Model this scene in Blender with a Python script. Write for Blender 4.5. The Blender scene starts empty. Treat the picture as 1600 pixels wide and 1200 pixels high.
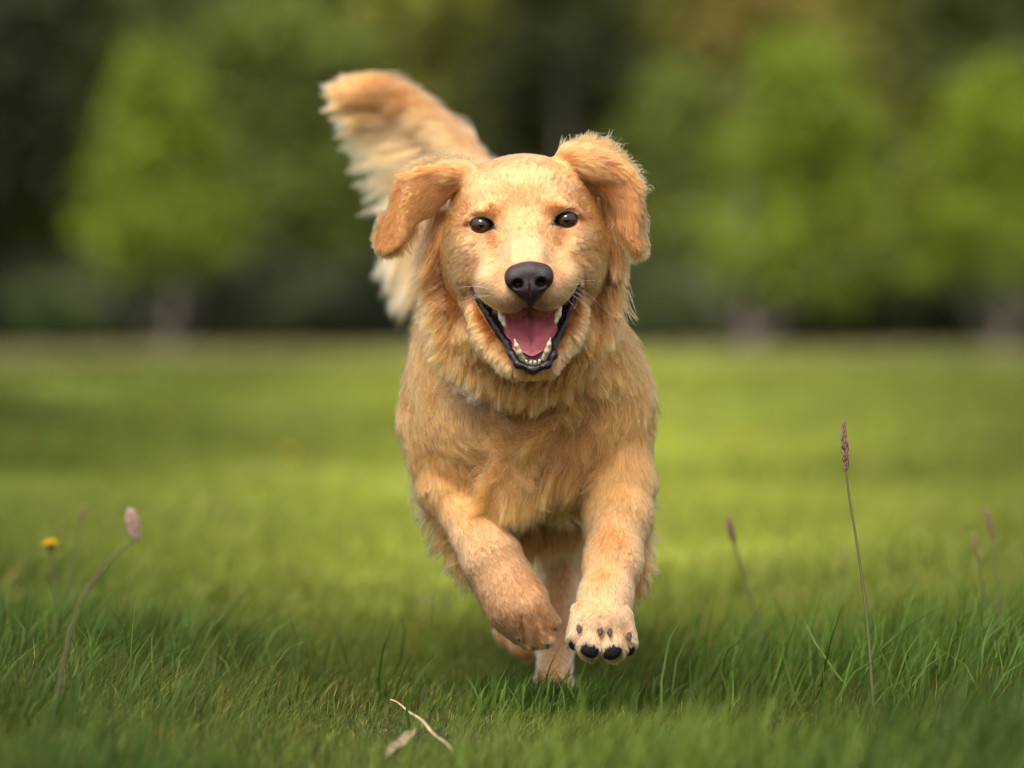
import bpy, math, random
import numpy as np
import openvdb
from mathutils import Vector, Matrix
from mathutils.kdtree import KDTree
from mathutils.bvhtree import BVHTree

PI = math.pi
sc = bpy.context.scene
rng = np.random.default_rng(7)

# ------------------------------------------------------------------ camera, sky, sun
F_PX = 6000.0      # focal length in pixels of a 1600 px wide frame (135 mm lens)
CAM_H = 0.446      # camera height above the grass roots
D0 = 6000.0/1400.0 # distance to the plane of the dog's eyes
HOR = 495.0        # row of the horizon

def P(u, v, w=0.0):
    """photo pixel + depth behind the eye plane (1400 units = 1 m) -> world"""
    D = D0 + w/1400.0
    return Vector(((u-800.0)*D/F_PX, D, CAM_H + (HOR-v)*D/F_PX))

def PW(a):
    a = np.asarray(a, dtype=np.float64)
    D = D0 + a[..., 2]/1400.0
    return np.stack([(a[..., 0]-800.0)*D/F_PX, D, CAM_H + (HOR-a[..., 1])*D/F_PX], -1)

cam = bpy.data.cameras.new('camera')
camo = bpy.data.objects.new('camera', cam)
sc.collection.objects.link(camo)
cam.sensor_width = 36.0
cam.lens = 135.0
cam.clip_start = 0.05
cam.clip_end = 600.0
camo.location = (0, 0, CAM_H)
camo.rotation_euler = (PI/2 - math.atan((600-HOR)/F_PX), 0, 0)
cam.dof.use_dof = True
cam.dof.focus_distance = D0 - 0.01
cam.dof.aperture_fstop = 2.5
sc.camera = camo

SUN_EL, SUN_AZ = 56.0, 198.0     # degrees; azimuth measured clockwise from +Y (198 = behind the camera, a little to the left)
world = bpy.data.worlds.new("World")
sc.world = world
world.use_nodes = True
wn = world.node_tree
bg = wn.nodes['Background']
sky = wn.nodes.new('ShaderNodeTexSky')
sky.sky_type = 'NISHITA'
sky.sun_disc = False
sky.sun_elevation = math.radians(SUN_EL)
sky.sun_rotation = math.radians(SUN_AZ)
sky.air_density = 1.0
sky.dust_density = 4.0
sky.ozone_density = 1.0
hs = wn.nodes.new('ShaderNodeHueSaturation')   # thin high cloud: the blue of the sky is veiled
hs.inputs['Saturation'].default_value = 0.15
wn.links.new(sky.outputs[0], hs.inputs['Color'])
wn.links.new(hs.outputs[0], bg.inputs[0])
bg.inputs[1].default_value = 0.15
sun = bpy.data.lights.new('sun', 'SUN')
sun.energy = 2.5
sun.angle = math.radians(28.0)
sun.color = (1.0, 0.93, 0.83)
suno = bpy.data.objects.new('sun', sun)
sc.collection.objects.link(suno)
_e, _a = math.radians(SUN_EL), math.radians(SUN_AZ)
sdir = Vector((math.sin(_a)*math.cos(_e), math.cos(_a)*math.cos(_e), math.sin(_e)))
suno.rotation_euler = sdir.to_track_quat('Z', 'Y').to_euler()
suno.location = sdir*20
sc.view_settings.view_transform = 'Standard'
sc.view_settings.look = 'None'
sc.view_settings.exposure = 0.85
sc.view_settings.gamma = 1.0
sc.cycles.use_denoising = True
sc.cycles.max_bounces = 12
sc.cycles.transparent_max_bounces = 6
sc.cycles.diffuse_bounces = 3
sc.cycles.transmission_bounces = 10
sc.cycles.glossy_bounces = 6
sc.cycles.sample_clamp_indirect = 4.0
sc.cycles.filter_width = 1.3

# ------------------------------------------------------------------ helpers
def tag(o, label=None, cat=None, group=None, kind=None):
    if label: o['label'] = label
    if cat: o['category'] = cat
    if group: o['group'] = group
    if kind: o['kind'] = kind
    return o

def link(o, parent=None):
    sc.collection.objects.link(o)
    if parent is not None:
        o.parent = parent
        o.matrix_parent_inverse = parent.matrix_world.inverted()
    return o

def empty(name, loc=(0, 0, 0)):
    o = bpy.data.objects.new(name, None)
    o.empty_display_size = 0.1
    o.matrix_world = Matrix.Translation(loc)
    o.location = loc
    sc.collection.objects.link(o)
    return o

def np_mesh(name, verts, faces, mats=(), smooth=True, parent=None, col=None, link_it=True, colname='col'):
    """verts (n,3); faces (m,k) int; col (n,3) per-vertex"""
    verts = np.ascontiguousarray(verts, dtype=np.float32)
    faces = np.ascontiguousarray(faces, dtype=np.int32)
    me = bpy.data.meshes.new(name)
    m, k = faces.shape
    me.vertices.add(len(verts)); me.vertices.foreach_set('co', verts.ravel())
    me.loops.add(m*k); me.loops.foreach_set('vertex_index', faces.ravel())
    me.polygons.add(m); me.polygons.foreach_set('loop_start', np.arange(0, m*k, k, dtype=np.int32))
    me.polygons.foreach_set('use_smooth', np.full(m, smooth))
    if col is not None:
        ca = me.color_attributes.new(colname, 'FLOAT_COLOR', 'POINT')
        c4 = np.ones((len(verts), 4), np.float32); c4[:, :3] = col
        ca.data.foreach_set('color', c4.ravel())
    me.update(calc_edges=True)
    for mm in (mats if isinstance(mats, (list, tuple)) else [mats]):
        me.materials.append(mm)
    o = bpy.data.objects.new(name, me)
    if link_it:
        link(o, parent)
    return o

def mat(name, base=(.5, .5, .5), rough=.6, spec=.5, attr=None, bump=None, noise=None, sss=0, sss_r=(1, .4, .25), sss_s=.01,
        coat=0, transl=0.0, sheen=0):
    """Principled material; bump=(scale, strength, dist); noise=(scale, colour2, lo, hi) mixes a second colour by noise; attr multiplies by a colour attribute"""
    m = bpy.data.materials.new(name); m.use_nodes = True
    nt = m.node_tree; b = nt.nodes['Principled BSDF']
    b.inputs['Base Color'].default_value = (*base, 1)
    b.inputs['Roughness'].default_value = rough
    b.inputs['Specular IOR Level'].default_value = spec
    b.inputs['Subsurface Weight'].default_value = sss
    b.inputs['Subsurface Radius'].default_value = sss_r
    b.inputs['Subsurface Scale'].default_value = sss_s
    b.inputs['Coat Weight'].default_value = coat
    b.inputs['Coat Roughness'].default_value = .08
    out = None
    if noise or bump:
        tc = nt.nodes.new('ShaderNodeTexCoord')
    if noise:
        n = nt.nodes.new('ShaderNodeTexNoise'); n.inputs['Scale'].default_value = noise[0]; n.inputs['Detail'].default_value = 5
        nt.links.new(tc.outputs['Object'], n.inputs['Vector'])
        r = nt.nodes.new('ShaderNodeValToRGB')
        r.color_ramp.elements[0].position = noise[2]; r.color_ramp.elements[1].position = noise[3]
        r.color_ramp.elements[0].color = (*base, 1); r.color_ramp.elements[1].color = (*noise[1], 1)
        nt.links.new(n.outputs['Fac'], r.inputs[0]); out = r.outputs[0]
    if attr:
        a = nt.nodes.new('ShaderNodeAttribute'); a.attribute_name = attr
        if out is None: out = a.outputs['Color']
        else:
            mx = nt.nodes.new('ShaderNodeMix'); mx.data_type = 'RGBA'; mx.blend_type = 'MULTIPLY'; mx.inputs[0].default_value = 1
            nt.links.new(out, mx.inputs[6]); nt.links.new(a.outputs['Color'], mx.inputs[7]); out = mx.outputs[2]
    if out is not None: nt.links.new(out, b.inputs['Base Color'])
    if bump:
        n2 = nt.nodes.new('ShaderNodeTexNoise'); n2.inputs['Scale'].default_value = bump[0]; n2.inputs['Detail'].default_value = 6
        nt.links.new(tc.outputs['Object'], n2.inputs['Vector'])
        bm = nt.nodes.new('ShaderNodeBump'); bm.inputs['Strength'].default_value = bump[1]; bm.inputs['Distance'].default_value = bump[2]
        nt.links.new(n2.outputs['Fac'], bm.inputs['Height']); nt.links.new(bm.outputs[0], b.inputs['Normal'])
    if transl > 0:
        tr = nt.nodes.new('ShaderNodeBsdfTranslucent'); ms = nt.nodes.new('ShaderNodeMixShader'); ms.inputs[0].default_value = transl
        if out is not None: nt.links.new(out, tr.inputs['Color'])
        else: tr.inputs['Color'].default_value = (*base, 1)
        nt.links.new(b.outputs[0], ms.inputs[1]); nt.links.new(tr.outputs[0], ms.inputs[2])
        nt.links.new(ms.outputs[0], nt.nodes['Material Output'].inputs['Surface'])
    return m
# ------------------------------------------------------------------ signed distance modelling
def ell(c, r, rz=0.0, rx=0.0, ry=0.0):
    """ellipsoid; rz = roll in the picture plane (deg), rx = pitch, ry = yaw"""
    c = np.array(c, float); r = np.array(r, float)
    R = np.array(Matrix.Rotation(math.radians(rz), 3, 'Z') @ Matrix.Rotation(math.radians(ry), 3, 'Y') @ Matrix.Rotation(math.radians(rx), 3, 'X'))
    def f(p):
        q = (p-c) @ R
        a = q/r
        k0 = np.sqrt((a*a).sum(-1)); b = a/r
        k1 = np.sqrt((b*b).sum(-1))+1e-9
        return k0*(k0-1)/k1
    return f, c, r.max()

def cone(a, b, ra, rb):
    a = np.array(a, float); b = np.array(b, float); ab = b-a; L2 = (ab*ab).sum()+1e-9
    def f(p):
        t = np.clip(((p-a) @ ab)/L2, 0, 1)
        d = p-(a+t[..., None]*ab)
        return np.sqrt((d*d).sum(-1)) - (ra+(rb-ra)*t)
    return f, (a+b)/2, math.sqrt(L2)/2+max(ra, rb)

def sheet(poly, w0, t, rr):
    """a sheet with the outline poly (u, v), mid depth w0(u, v), half thickness t"""
    poly = np.array(poly, float)
    c = np.array([*poly.mean(0), 0.0])
    uu = poly
    c[2] = float(w0(c[0], c[1]))
    rad = np.sqrt(((poly-c[:2])**2).sum(-1)).max()+60
    def f(p):
        q = p[..., :2]
        d = np.full(q.shape[:-1], 1e9); s = np.ones(q.shape[:-1])
        n = len(poly); j = n-1
        for i in range(n):
            e = poly[j]-poly[i]; w = q-poly[i]
            tt = np.clip((w @ e)/(e @ e), 0, 1)
            b = w-tt[..., None]*e
            d = np.minimum(d, (b*b).sum(-1))
            c1 = q[..., 1] >= poly[i][1]; c2 = q[..., 1] < poly[j][1]; c3 = e[0]*w[..., 1] > e[1]*w[..., 0]
            flip = (c1 & c2 & c3) | (~c1 & ~c2 & ~c3)
            s = np.where(flip, -s, s); j = i
        d2 = s*np.sqrt(d)+rr
        dz = np.abs(p[..., 2]-w0(q[..., 0], q[..., 1]))*0.85-t+rr
        return np.minimum(np.maximum(d2, dz), 0)+np.sqrt(np.maximum(d2, 0)**2+np.maximum(dz, 0)**2)-rr
    return f, c, rad

class SDF:
    def __init__(s): s.ops = []
    def add(s, prim, k=12, g='body'): s.ops.append(('+', prim, k, g)); return s
    def sub(s, prim, k=4): s.ops.append(('-', prim, k, None)); return s
    def chain(s, pts, k=12, g='body', k0=None):
        for i in range(len(pts)-1):
            a, b = pts[i], pts[i+1]
            s.add(cone(a[:3], b[:3], a[3], b[3]), k if (i or k0 is None) else k0, g)
        return s
    def ev(s, p, centers=None, R=0.0):
        """p: (nb, m, 3) blocks with centers (nb, 3), or (n, 3)"""
        d = np.full(p.shape[:-1], 1e3, np.float64)
        for op, (f, c, r), k, g in s.ops:
            if centers is not None:
                dist = np.sqrt(((centers-c)**2).sum(-1))-r-R
                sel = np.nonzero(dist < k+40)[0]
                if not len(sel): continue
                v = f(p[sel]); dd = d[sel]
            else:
                v = f(p); dd = d; sel = slice(None)
            if op == '+':
                h = np.maximum(k-np.abs(dd-v), 0)/k
                d[sel] = np.minimum(dd, v)-h*h*k*.25
            else:
                v = -v; h = np.maximum(k-np.abs(dd-v), 0)/k
                d[sel] = np.maximum(dd, v)+h*h*k*.25
        return d
    def groups(s, p):
        names = []; out = {}
        for op, (f, c, r), k, g in s.ops:
            if op != '+': continue
            v = f(p)
            out[g] = v if g not in out else np.minimum(out[g], v)
        names = list(out); a = np.stack([out[n] for n in names])
        return names, a.argmin(0)
    def mesh(s, lo, hi, h=2.0, B=8):
        lo = np.array(lo, float); hi = np.array(hi, float)
        nb = np.ceil((hi-lo)/(h*B)).astype(int)
        g = np.stack(np.meshgrid(*[np.arange(n) for n in nb], indexing='ij'), -1).reshape(-1, 3)
        cen = lo+(g*B+(B-1)/2)*h
        rad = h*B*math.sqrt(3)/2
        cv = s.ev(cen)
        act = np.abs(cv) < rad*1.35+6
        arr = np.repeat(np.repeat(np.repeat(np.where(cv < 0, -3.0, 3.0).astype(np.float32).reshape(nb), B, 0), B, 1), B, 2)
        ga = g[act]; ca = cen[act]
        off = np.stack(np.meshgrid(*[np.arange(B)]*3, indexing='ij'), -1).reshape(-1, 3)
        for i in range(0, len(ga), 3000):
            gg = ga[i:i+3000]
            pts = lo+(gg[:, None, :]*B+off[None])*h
            val = s.ev(pts, ca[i:i+3000], rad)
            val = np.clip(val/h, -3, 3).astype(np.float32).reshape(-1, B, B, B)
            for k in range(len(gg)):
                a, b, c = gg[k]*B
                arr[a:a+B, b:b+B, c:c+B] = val[k]
        gr = openvdb.FloatGrid(3.0)
        gr.copyFromArray(arr)
        pts, quads = gr.convertToQuads(isovalue=0.0)
        pts = pts.astype(np.float64)*h+lo
        return pts, np.asarray(quads)[:, ::-1].astype(np.int64)

def face_normals_to_verts(V, Q):
    n = np.cross(V[Q[:, 2]]-V[Q[:, 0]], V[Q[:, 3]]-V[Q[:, 1]])
    N = np.zeros_like(V)
    for k in range(4): np.add.at(N, Q[:, k], n)
    return N/(np.linalg.norm(N, axis=1, keepdims=True)+1e-12)

# ------------------------------------------------------------------ the dog's body
HC = np.array([818.5, 346.0, 0.0]); ROLL = math.radians(-3.4)
def H(x, y, w):
    """head frame (x right, y down from the middle of the eyes) -> picture frame"""
    c, s_ = math.cos(ROLL), math.sin(ROLL)
    return (HC[0]+x*c-y*s_, HC[1]+x*s_+y*c, w)
HR = math.degrees(ROLL)

dog_sdf = SDF()
A = dog_sdf
# torso, neck, chest
A.add(ell((812, 590, 560), (168, 205, 380)), 30, 'body')
A.add(ell((800, 560, 1000), (150, 180, 190)), 60, 'body')
A.add(ell((812, 640, 260), (158, 130, 130)), 60, 'chest')
A.add(ell((812, 540, 235), (150, 150, 110)), 60, 'chest')
A.add(ell((742, 640, 250), (98, 140, 115)), 40, 'chest')
A.add(ell((915, 630, 245), (92, 140, 115)), 40, 'chest')
A.add(ell((805, 690, 205), (84, 74, 72)), 30, 'chest')
# folds of loose skin across the front of the chest
A.add(cone((925, 590, 150), (775, 735, 152), 18, 12), 40, 'chest')
A.sub(cone((980, 560, 112), (905, 655, 114), 11, 12), 26)
A.sub(cone((905, 655, 114), (852, 745, 124), 12, 12), 26)
A.sub(cone((690, 742, 160), (770, 775, 150), 8, 9), 24)
# neck ruff, in front of the shoulders, narrowing downwards
A.add(cone((818, 400, 150), (820, 505, 112), 146, 112), 12, 'neck')
A.add(cone((820, 505, 112), (818, 552, 92), 110, 66), 12, 'neck')
# fore leg hanging bent on the left of the picture
A.chain([(700, 660, 260, 60), (702, 760, 215, 42), (748, 842, 150, 34), (767, 872, 138, 42), (791, 915, 128, 42), (808, 945, 124, 44), (825, 974, 122, 34)], 20, 'foreleg_bent', 40)
TOES = ((810, 994, 130, 14), (829, 1005, 112, 16), (849, 1003, 104, 16), (859, 978, 110, 14))
for (x, y, w, rr_) in TOES:
    A.add(cone((812+(x-836)*.8, 944+(y-980)*.4, w-6), (x, y-8, w), 22, rr_), 12, 'foreleg_bent')
for (a_, b_) in (((812, 958, 76), (819, 1004, 96)), ((829, 955, 70), (840, 1004, 88)), ((843, 945, 74), (858, 992, 90))):
    A.sub(cone(a_, b_, 1.5, 3.5), 8)
# fore leg reaching towards the viewer on the right
A.chain([(930, 640, 250, 78), (957, 745, 205, 56), (966, 805, 160, 44), (958, 880, 95, 38), (946, 935, 50, 36), (941, 975, 18, 40)], 26, 'foreleg_reaching', 40)
for (x, y, w, rr_) in ((903, 997, 8, 17), (924, 1011, -6, 22), (957, 1014, -6, 22), (978, 1004, 8, 17)):
    A.add(cone((x*.75+942*.25, y-40, w+12), (x, y-2, w), 19, rr_), 6, 'foreleg_reaching')
A.add(ell((941, 1000, 26), (44, 32, 34)), 8, 'foreleg_reaching')
A.sub(cone((940, 965, -22), (941, 1010, -40), 3, 6), 7)
# hind legs
A.chain([(880, 690, 900, 90), (898, 800, 640, 52), (880, 880, 520, 30), (868, 1000, 400, 25), (866, 1050, 362, 27)], 26, 'hindleg', 40)
A.add(ell((864, 1068, 340), (34, 17, 48)), 12, 'hindleg')
for x in (842, 857, 873, 887):
    A.add(ell((x, 1071, 305), (9.5, 12, 20)), 5, 'hindleg')
A.chain([(755, 700, 920, 86), (770, 830, 860, 44), (785, 920, 840, 26), (805, 985, 740, 24), (822, 1010, 690, 22)], 26, 'hindleg_back', 40)
# tail core
A.chain([(800, 360, 1080, 40), (765, 295, 1120, 26), (722, 235, 1150, 22), (672, 190, 1160, 18), (628, 162, 1150, 14), (590, 146, 1130, 9)], 16, 'tail', 40)
# head
A.add(ell(H(0, -19, 85), (110, 84, 112), HR), 16, 'head')
A.add(ell(H(0, -40, 40), (86, 50, 62), HR), 20, 'head')
for s in (-1, 1):
    A.add(ell(H(s*78, 48, 74), (46, 78, 86), HR), 26, 'head')
    A.add(ell(H(s*70, 78, 36), (40, 46, 50), HR), 20, 'head')
    A.add(ell(H(s*48, -22, 2), (34, 18, 31), HR+s*12), 14, 'head')
    A.add(cone(H(s*50, -9, -16), H(s*80, -7, -2), 7, 7), 8, 'head')
    A.add(ell(H(s*60, 36, 4), (30, 18, 27), HR-s*20), 30, 'head')
A.add(cone(H(0, 10, 20), H(0, 74, -70), 50, 42), 26, 'head')
A.add(ell(H(0, 62, -50), (56, 46, 60), HR), 20, 'muzzle')
A.add(cone(H(0, 74, -70), H(0, 88, -112), 38, 31), 14, 'muzzle')
for s in (-1, 1):
    A.add(ell(H(s*29, 108, -92), (33, 33, 42), HR), 18, 'muzzle')
    A.add(ell(H(s*52, 92, -44), (34, 32, 48), HR+s*20), 32, 'muzzle')
    # corner pouch of the smile
    A.add(cone(H(s*84, 78, 12), H(s*90, 112, 28), 12, 12), 12, 'head')
for s in (-1, 1):   # hollow beside the bridge of the nose, below the inner corner of the eye
    A.sub(cone(H(s*47, 22, -60), H(s*52, 58, -92), 14, 12), 34)
# lower jaw
A.add(ell((824, 508, 44), (76, 68, 70), HR), 16, 'jaw')
for pts in (((738, 462, 30), (768, 532, -28), (806, 572, -62)), ((902, 456, 30), (884, 528, -28), (856, 571, -62))):
    A.add(cone(pts[0], pts[1], 16, 15), 12, 'jaw')
    A.add(cone(pts[1], pts[2], 15, 15), 8, 'jaw')
A.add(ell((831, 572, -58), (38, 16, 27), HR), 8, 'jaw')
A.add(ell((830, 550, -15), (42, 34, 40), HR), 12, 'jaw')
# mouth opening
def mouth_cut():
    pl = [(738, 446), (747, 464), (761, 479), (777, 487), (800, 490), (828, 484), (852, 488), (874, 483), (888, 470), (898, 456), (904, 440), (903, 455),
          (893, 484), (881, 512), (868, 536), (866, 556), (857, 570), (832, 578), (808, 571), (798, 556), (792, 541), (773, 518), (756, 489), (742, 462)]
    f, c, r = sheet(pl, lambda u, v: -60.0+0*u, 95, 4)
    c[2] = -60; return f, c, 150
MOUTH = mouth_cut()
A.sub(MOUTH, 5)
# eye openings (filled by the eyeballs)
EYES = []
for s in (-1, 1):
    e = H(s*66.5, 1.5, -19)
    EYES.append(e)
    A.sub(ell(e, (17.5, 9.3, 26), HR-s*4), 3)
# crease from the inner corner of the eye and under it
for s in (-1, 1):
    A.sub(cone(H(s*50, 4, -30), H(s*40, 10, -42), 3.2, 2), 5)
    A.sub(cone(H(s*86, 2, -6), H(s*104, 4, 12), 2.5, 2), 6)
    A.sub(cone(H(s*66, 28, -28), H(s*48, 54, -52), 2, 2), 22)
# ears
def w_ear_l(u, v):
    ur = 650-0.22*(v-270)
    a = np.sqrt((ur-u)**2+64)-8
    return 44+np.where(u < ur, a*0.75, a*0.62*np.clip((v-255)/55, 0.3, 2.1))
EAR_L = [(748, 268), (705, 258), (662, 262), (632, 272), (616, 292), (608, 330), (592, 368), (588, 386), (603, 394), (622, 386), (640, 366), (652, 346), (664, 338), (682, 330), (706, 306)]
A.add(sheet(EAR_L, w_ear_l, 8.5, 7), 12, 'ear_l')
A.add(ell((716, 276, 72), (42, 20, 30), -8), 14, 'ear_l')
def w_ear_r(u, v):
    ur = 992+0.0*v
    a = np.sqrt((ur-u)**2+64)-8
    return 40+np.where(u > ur, a*0.9, a*0.95*np.clip((v-262)/50, 0.25, 1.4))
EAR_R = [(868, 256), (890, 240), (920, 232), (950, 244), (978, 262), (998, 284), (1003, 320), (1000, 352), (1006, 384), (1000, 396), (988, 388), (976, 368), (966, 345), (955, 325), (942, 312), (925, 300)]
A.add(sheet(EAR_R, w_ear_r, 8.5, 7), 12, 'ear_r')
A.add(ell((912, 258, 66), (46, 24, 30), 14), 14, 'ear_r')
# ------------------------------------------------------------------ build the dog
DH = 2.0
V, Q = dog_sdf.mesh((480, 90, -180), (1070, 1110, 1270), h=DH)
NV = face_normals_to_verts(V, Q)
if (NV[np.argmin(V[:, 2])][2]) > 0: Q = Q[:, ::-1]; NV = -NV
gnames, glab = dog_sdf.groups(V)
bvh = BVHTree.FromPolygons([tuple(p) for p in V[::1]], [tuple(q) for q in Q], all_triangles=False)
def depth(u, v, w0=-400.0):
    h = bvh.ray_cast(Vector((u, v, w0)), Vector((0, 0, 1)))
    return h[0].z if h[0] is not None else None

def near(p, c, r):
    return np.clip(1-np.sqrt((((p-np.array(c, float))/np.array(r, float))**2).sum(-1)), 0, 1)
def in_mouth(p):
    return np.clip((3.5-MOUTH[0](p))/3.0, 0, 1)*(p[..., 2] > -150)

def seg_dist(p, pts):
    d = np.full(p.shape[0], 1e9)
    for a, b in zip(pts[:-1], pts[1:]):
        a = np.array(a, float); b = np.array(b, float); ab = b-a
        t = np.clip(((p-a) @ ab)/(ab @ ab), 0, 1)
        d = np.minimum(d, np.sqrt(((p-a-t[:, None]*ab)**2).sum(-1)))
    return d
def eye_rim(p):
    """1 inside the dark bare rim round each eye"""
    m = np.zeros(p.shape[0])
    for e, s in zip(EYES, (-1, 1)):
        f = ell(e, (22.5, 15, 40), HR-s*4)[0]
        m = np.maximum(m, np.clip(-f(p)/3.0, 0, 1))
        c = H(s*47, 8, 0); q = (p-np.array(c)); q = q*np.array([1/9., 1/4.5, 1/70.])
        m = np.maximum(m, np.clip(1.4-np.sqrt((q*q).sum(-1)), 0, 1))
    return m
skin = np.tile(np.array([.50, .27, .11]), (len(V), 1))
def paint(m, c):
    global skin
    skin = skin*(1-m[:, None])+np.array(c)*m[:, None]
mm = in_mouth(V)
paint(mm, (.10, .025, .03))
paint(mm*np.clip((V[:, 1]-500)/60, 0, 1), (.05, .012, .018))
paint(np.clip(1.3-np.sqrt(((V[:, 0]-829)/36)**2+((V[:, 1]-485)/15)**2), 0, 1)*(V[:, 2] < -60), (.05, .03, .025))
paint(eye_rim(V), (.018, .012, .012))

M_skin = mat('dog_skin', (1, 1, 1), .55, .4, attr='skin')
M_eye = None
DOG = empty('dog', tuple(P(815, 1085, 350)))
tag(DOG, 'golden retriever running towards the camera with open mouth and flying ears', 'dog')
body = np_mesh('body', PW(V), Q, [M_skin], parent=DOG, col=skin, colname='skin')

def sdf_part(name, s, lo, hi, h, m, colf=None, parent=body):
    v, q = s.mesh(lo, hi, h)
    n = face_normals_to_verts(v, q)
    if n[np.argmin(v[:, 2])][2] > 0: q = q[:, ::-1]
    return np_mesh(name, PW(v), q, [m], parent=parent, col=None if colf is None else colf(v))

# eyes: an eyeball with iris and pupil painted by distance from its axis, a clear cornea coat on top
def eye_mat(center, axis):
    m = bpy.data.materials.new('dog_eye'); m.use_nodes = True
    nt = m.node_tree; b = nt.nodes['Principled BSDF']
    a = nt.nodes.new('ShaderNodeAttribute'); a.attribute_name = 'col'
    nt.links.new(a.outputs['Color'], b.inputs['Base Color'])
    b.inputs['Roughness'].default_value = .06; b.inputs['Specular IOR Level'].default_value = .45
    return m
M_eye = eye_mat(0, 0)
for s, e in zip((-1, 1), EYES):
    n_, m_ = 64, 40
    R_ = 17.0
    dw = depth(e[0], e[1]-13)
    c = np.array([e[0], e[1], (dw if dw is not None else -20)+R_*0.98])
    th = np.linspace(0, PI, m_); ph = np.linspace(0, 2*PI, n_, endpoint=False)
    vv = []
    for t in th:
        for p_ in ph:
            rr_ = R_*(1+0.05*math.exp(-(t/0.55)**2))
            vv.append((c[0]+rr_*math.sin(t)*math.cos(p_), c[1]+rr_*math.sin(t)*math.sin(p_)*0.97, c[2]-rr_*math.cos(t)))
    vv = np.array(vv)
    ff = np.array([(i*n_+j, i*n_+(j+1) % n_, (i+1)*n_+(j+1) % n_, (i+1)*n_+j) for i in range(m_-1) for j in range(n_)])
    ir = np.sqrt((vv[:, 0]-c[0]-s*0.0)**2+(vv[:, 1]-c[1]+0)**2)
    ang = np.arctan2(vv[:, 1]-c[1], vv[:, 0]-c[0])
    cc = np.tile(np.array([.03, .018, .014]), (len(vv), 1))
    iris = np.clip((12.0-ir)/1.2, 0, 1)[:, None]
    streak = (0.75+0.35*np.sin(ang*23+1)*np.sin(ang*9))[:, None]
    cc = cc*(1-iris)+np.array([.048, .023, .009])*streak*iris
    pup = np.clip((5.6-ir)/1.0, 0, 1)[:, None]
    cc = cc*(1-pup)+0.003*pup
    np_mesh('eye', PW(vv), ff, [M_eye], parent=body, col=np.clip(cc, 0, 1))

# nose leather
NC = (827, 440); nw = depth(827, 432)
nw = -140 if nw is None else nw
N = SDF()
def NP(x, y, w): 
    c_, s_ = math.cos(ROLL), math.sin(ROLL)
    return (NC[0]+x*c_-y*s_, NC[1]+x*s_+y*c_, nw+w)
N.add(ell(NP(0, -14, 6), (33, 18, 24), HR), 4)
N.add(ell(NP(0, 6, 3), (25, 24, 20), HR), 10)
N.add(cone(NP(0, 10, -2), NP(0, 34, 9), 14, 6), 9)
for s in (-1, 1):
    N.add(ell(NP(s*23, -5, 2), (15.5, 18, 19), HR+s*14), 9)
    N.sub(ell(NP(s*18.5, 3, -20), (9.0, 7.8, 24), HR-s*12), 4)
    N.sub(cone(NP(s*24, 7, -14), NP(s*40, 14, -2), 4.2, 2.6), 4)
N.sub(cone(NP(0, -2, -19.5), NP(0, 42, -8), 1.5, 2.2), 3)
M_nose = mat('nose_leather', (.034, .018, .019), .45, .35, bump=(700, .6, .0016), noise=(90, (.018, .011, .012), .35, .7))
sdf_part('nose', N, NP(-48, -44, -40), NP(52, 52, 50), 1.0, M_nose)

# tongue
T = SDF()
T.add(cone((828, 470, 20), (829, 505, -35), 40, 41), 6)
T.add(cone((829, 505, -35), (832, 545, -75), 41, 30), 14)
def squash(prim, c, k):
    f, cc, r = prim; return f, cc, r
T2 = SDF()
def tongue_f(p):
    # local thickness: a slab following the tongue's slope
    y = p[..., 1]; x = p[..., 0]-(829+(y-500)*0.05)
    w0 = 30-(y-470)*1.12+np.abs(x)**2*0.010*-1
    w0 = w0+np.where(y > 545, (y-545)**2*0.05, 0)
    wid = np.interp(y, [460, 485, 520, 540, 553, 561, 566], [39, 42, 43, 38, 29, 19, 4])
    gro = 9.0*np.exp(-(x/3.0)**2)*np.clip((560-y)/30, 0, 1)
    dx = np.abs(x)-wid+9
    dw = np.abs(p[..., 2]-w0)*0.66-9+9+gro*0.5*(p[..., 2] < w0)
    dy = y-566+9
    q = np.maximum(np.stack([dx, dw, dy*0+np.maximum(dy, 0)], -1), 0)
    return np.sqrt((q**2).sum(-1))+np.minimum(np.maximum(dx, dw), 0)-9
T2.ops.append(('+', (tongue_f, np.array([829, 515, -20.]), 110), 4, 'body'))
M_tongue = mat('tongue', (.66, .19, .22), .30, .5, bump=(900, .6, .0015), sss=.25, sss_r=(1, .3, .25), sss_s=.006, noise=(60, (.42, .09, .12), .35, .7))
sdf_part('tongue', T2, (780, 462, -130), (880, 572, 50), 1.25, M_tongue)

# teeth
M_tooth = mat('tooth', (.56, .45, .28), .25, .5, sss=.15, sss_r=(1, .8, .5), sss_s=.003, coat=.4)
def tooth(pts, h=.75):
    s = SDF(); s.chain(pts, 3)
    a = np.array([p[:3] for p in pts]); r = max(p[3] for p in pts)+3
    sdf_part('tooth', s, a.min(0)-r, a.max(0)+r, h, M_tooth)
tooth([(783, 486, -78, 5.6), (784, 497, -84, 4.8), (788, 507, -86, 2.8), (789, 511, -86, 1.2)])
tooth([(873, 481, -78, 5.6), (872, 492, -84, 4.8), (869, 502, -86, 2.8), (868, 506, -86, 1.2)])
tooth([(816, 561, -98, 4.6), (811, 550, -108, 4.4), (807, 540, -113, 3.2), (804, 530, -116, .9)])
tooth([(850, 560, -98, 4.6), (855, 548, -108, 4.4), (858, 538, -113, 3.2), (860, 528, -116, .9)])
for x, y, r in ((822, 566, 3.4), (829, 567.5, 3.4), (836, 567, 3.4), (843, 565, 3.4)):
    tooth([(x, y+5, -88, r), (x, y-1.5, -92, r*0.82)])
for x, y, r in ():
    tooth([(x, y-6, -100, r), (x, y+2, -104, r*.7)])

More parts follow.
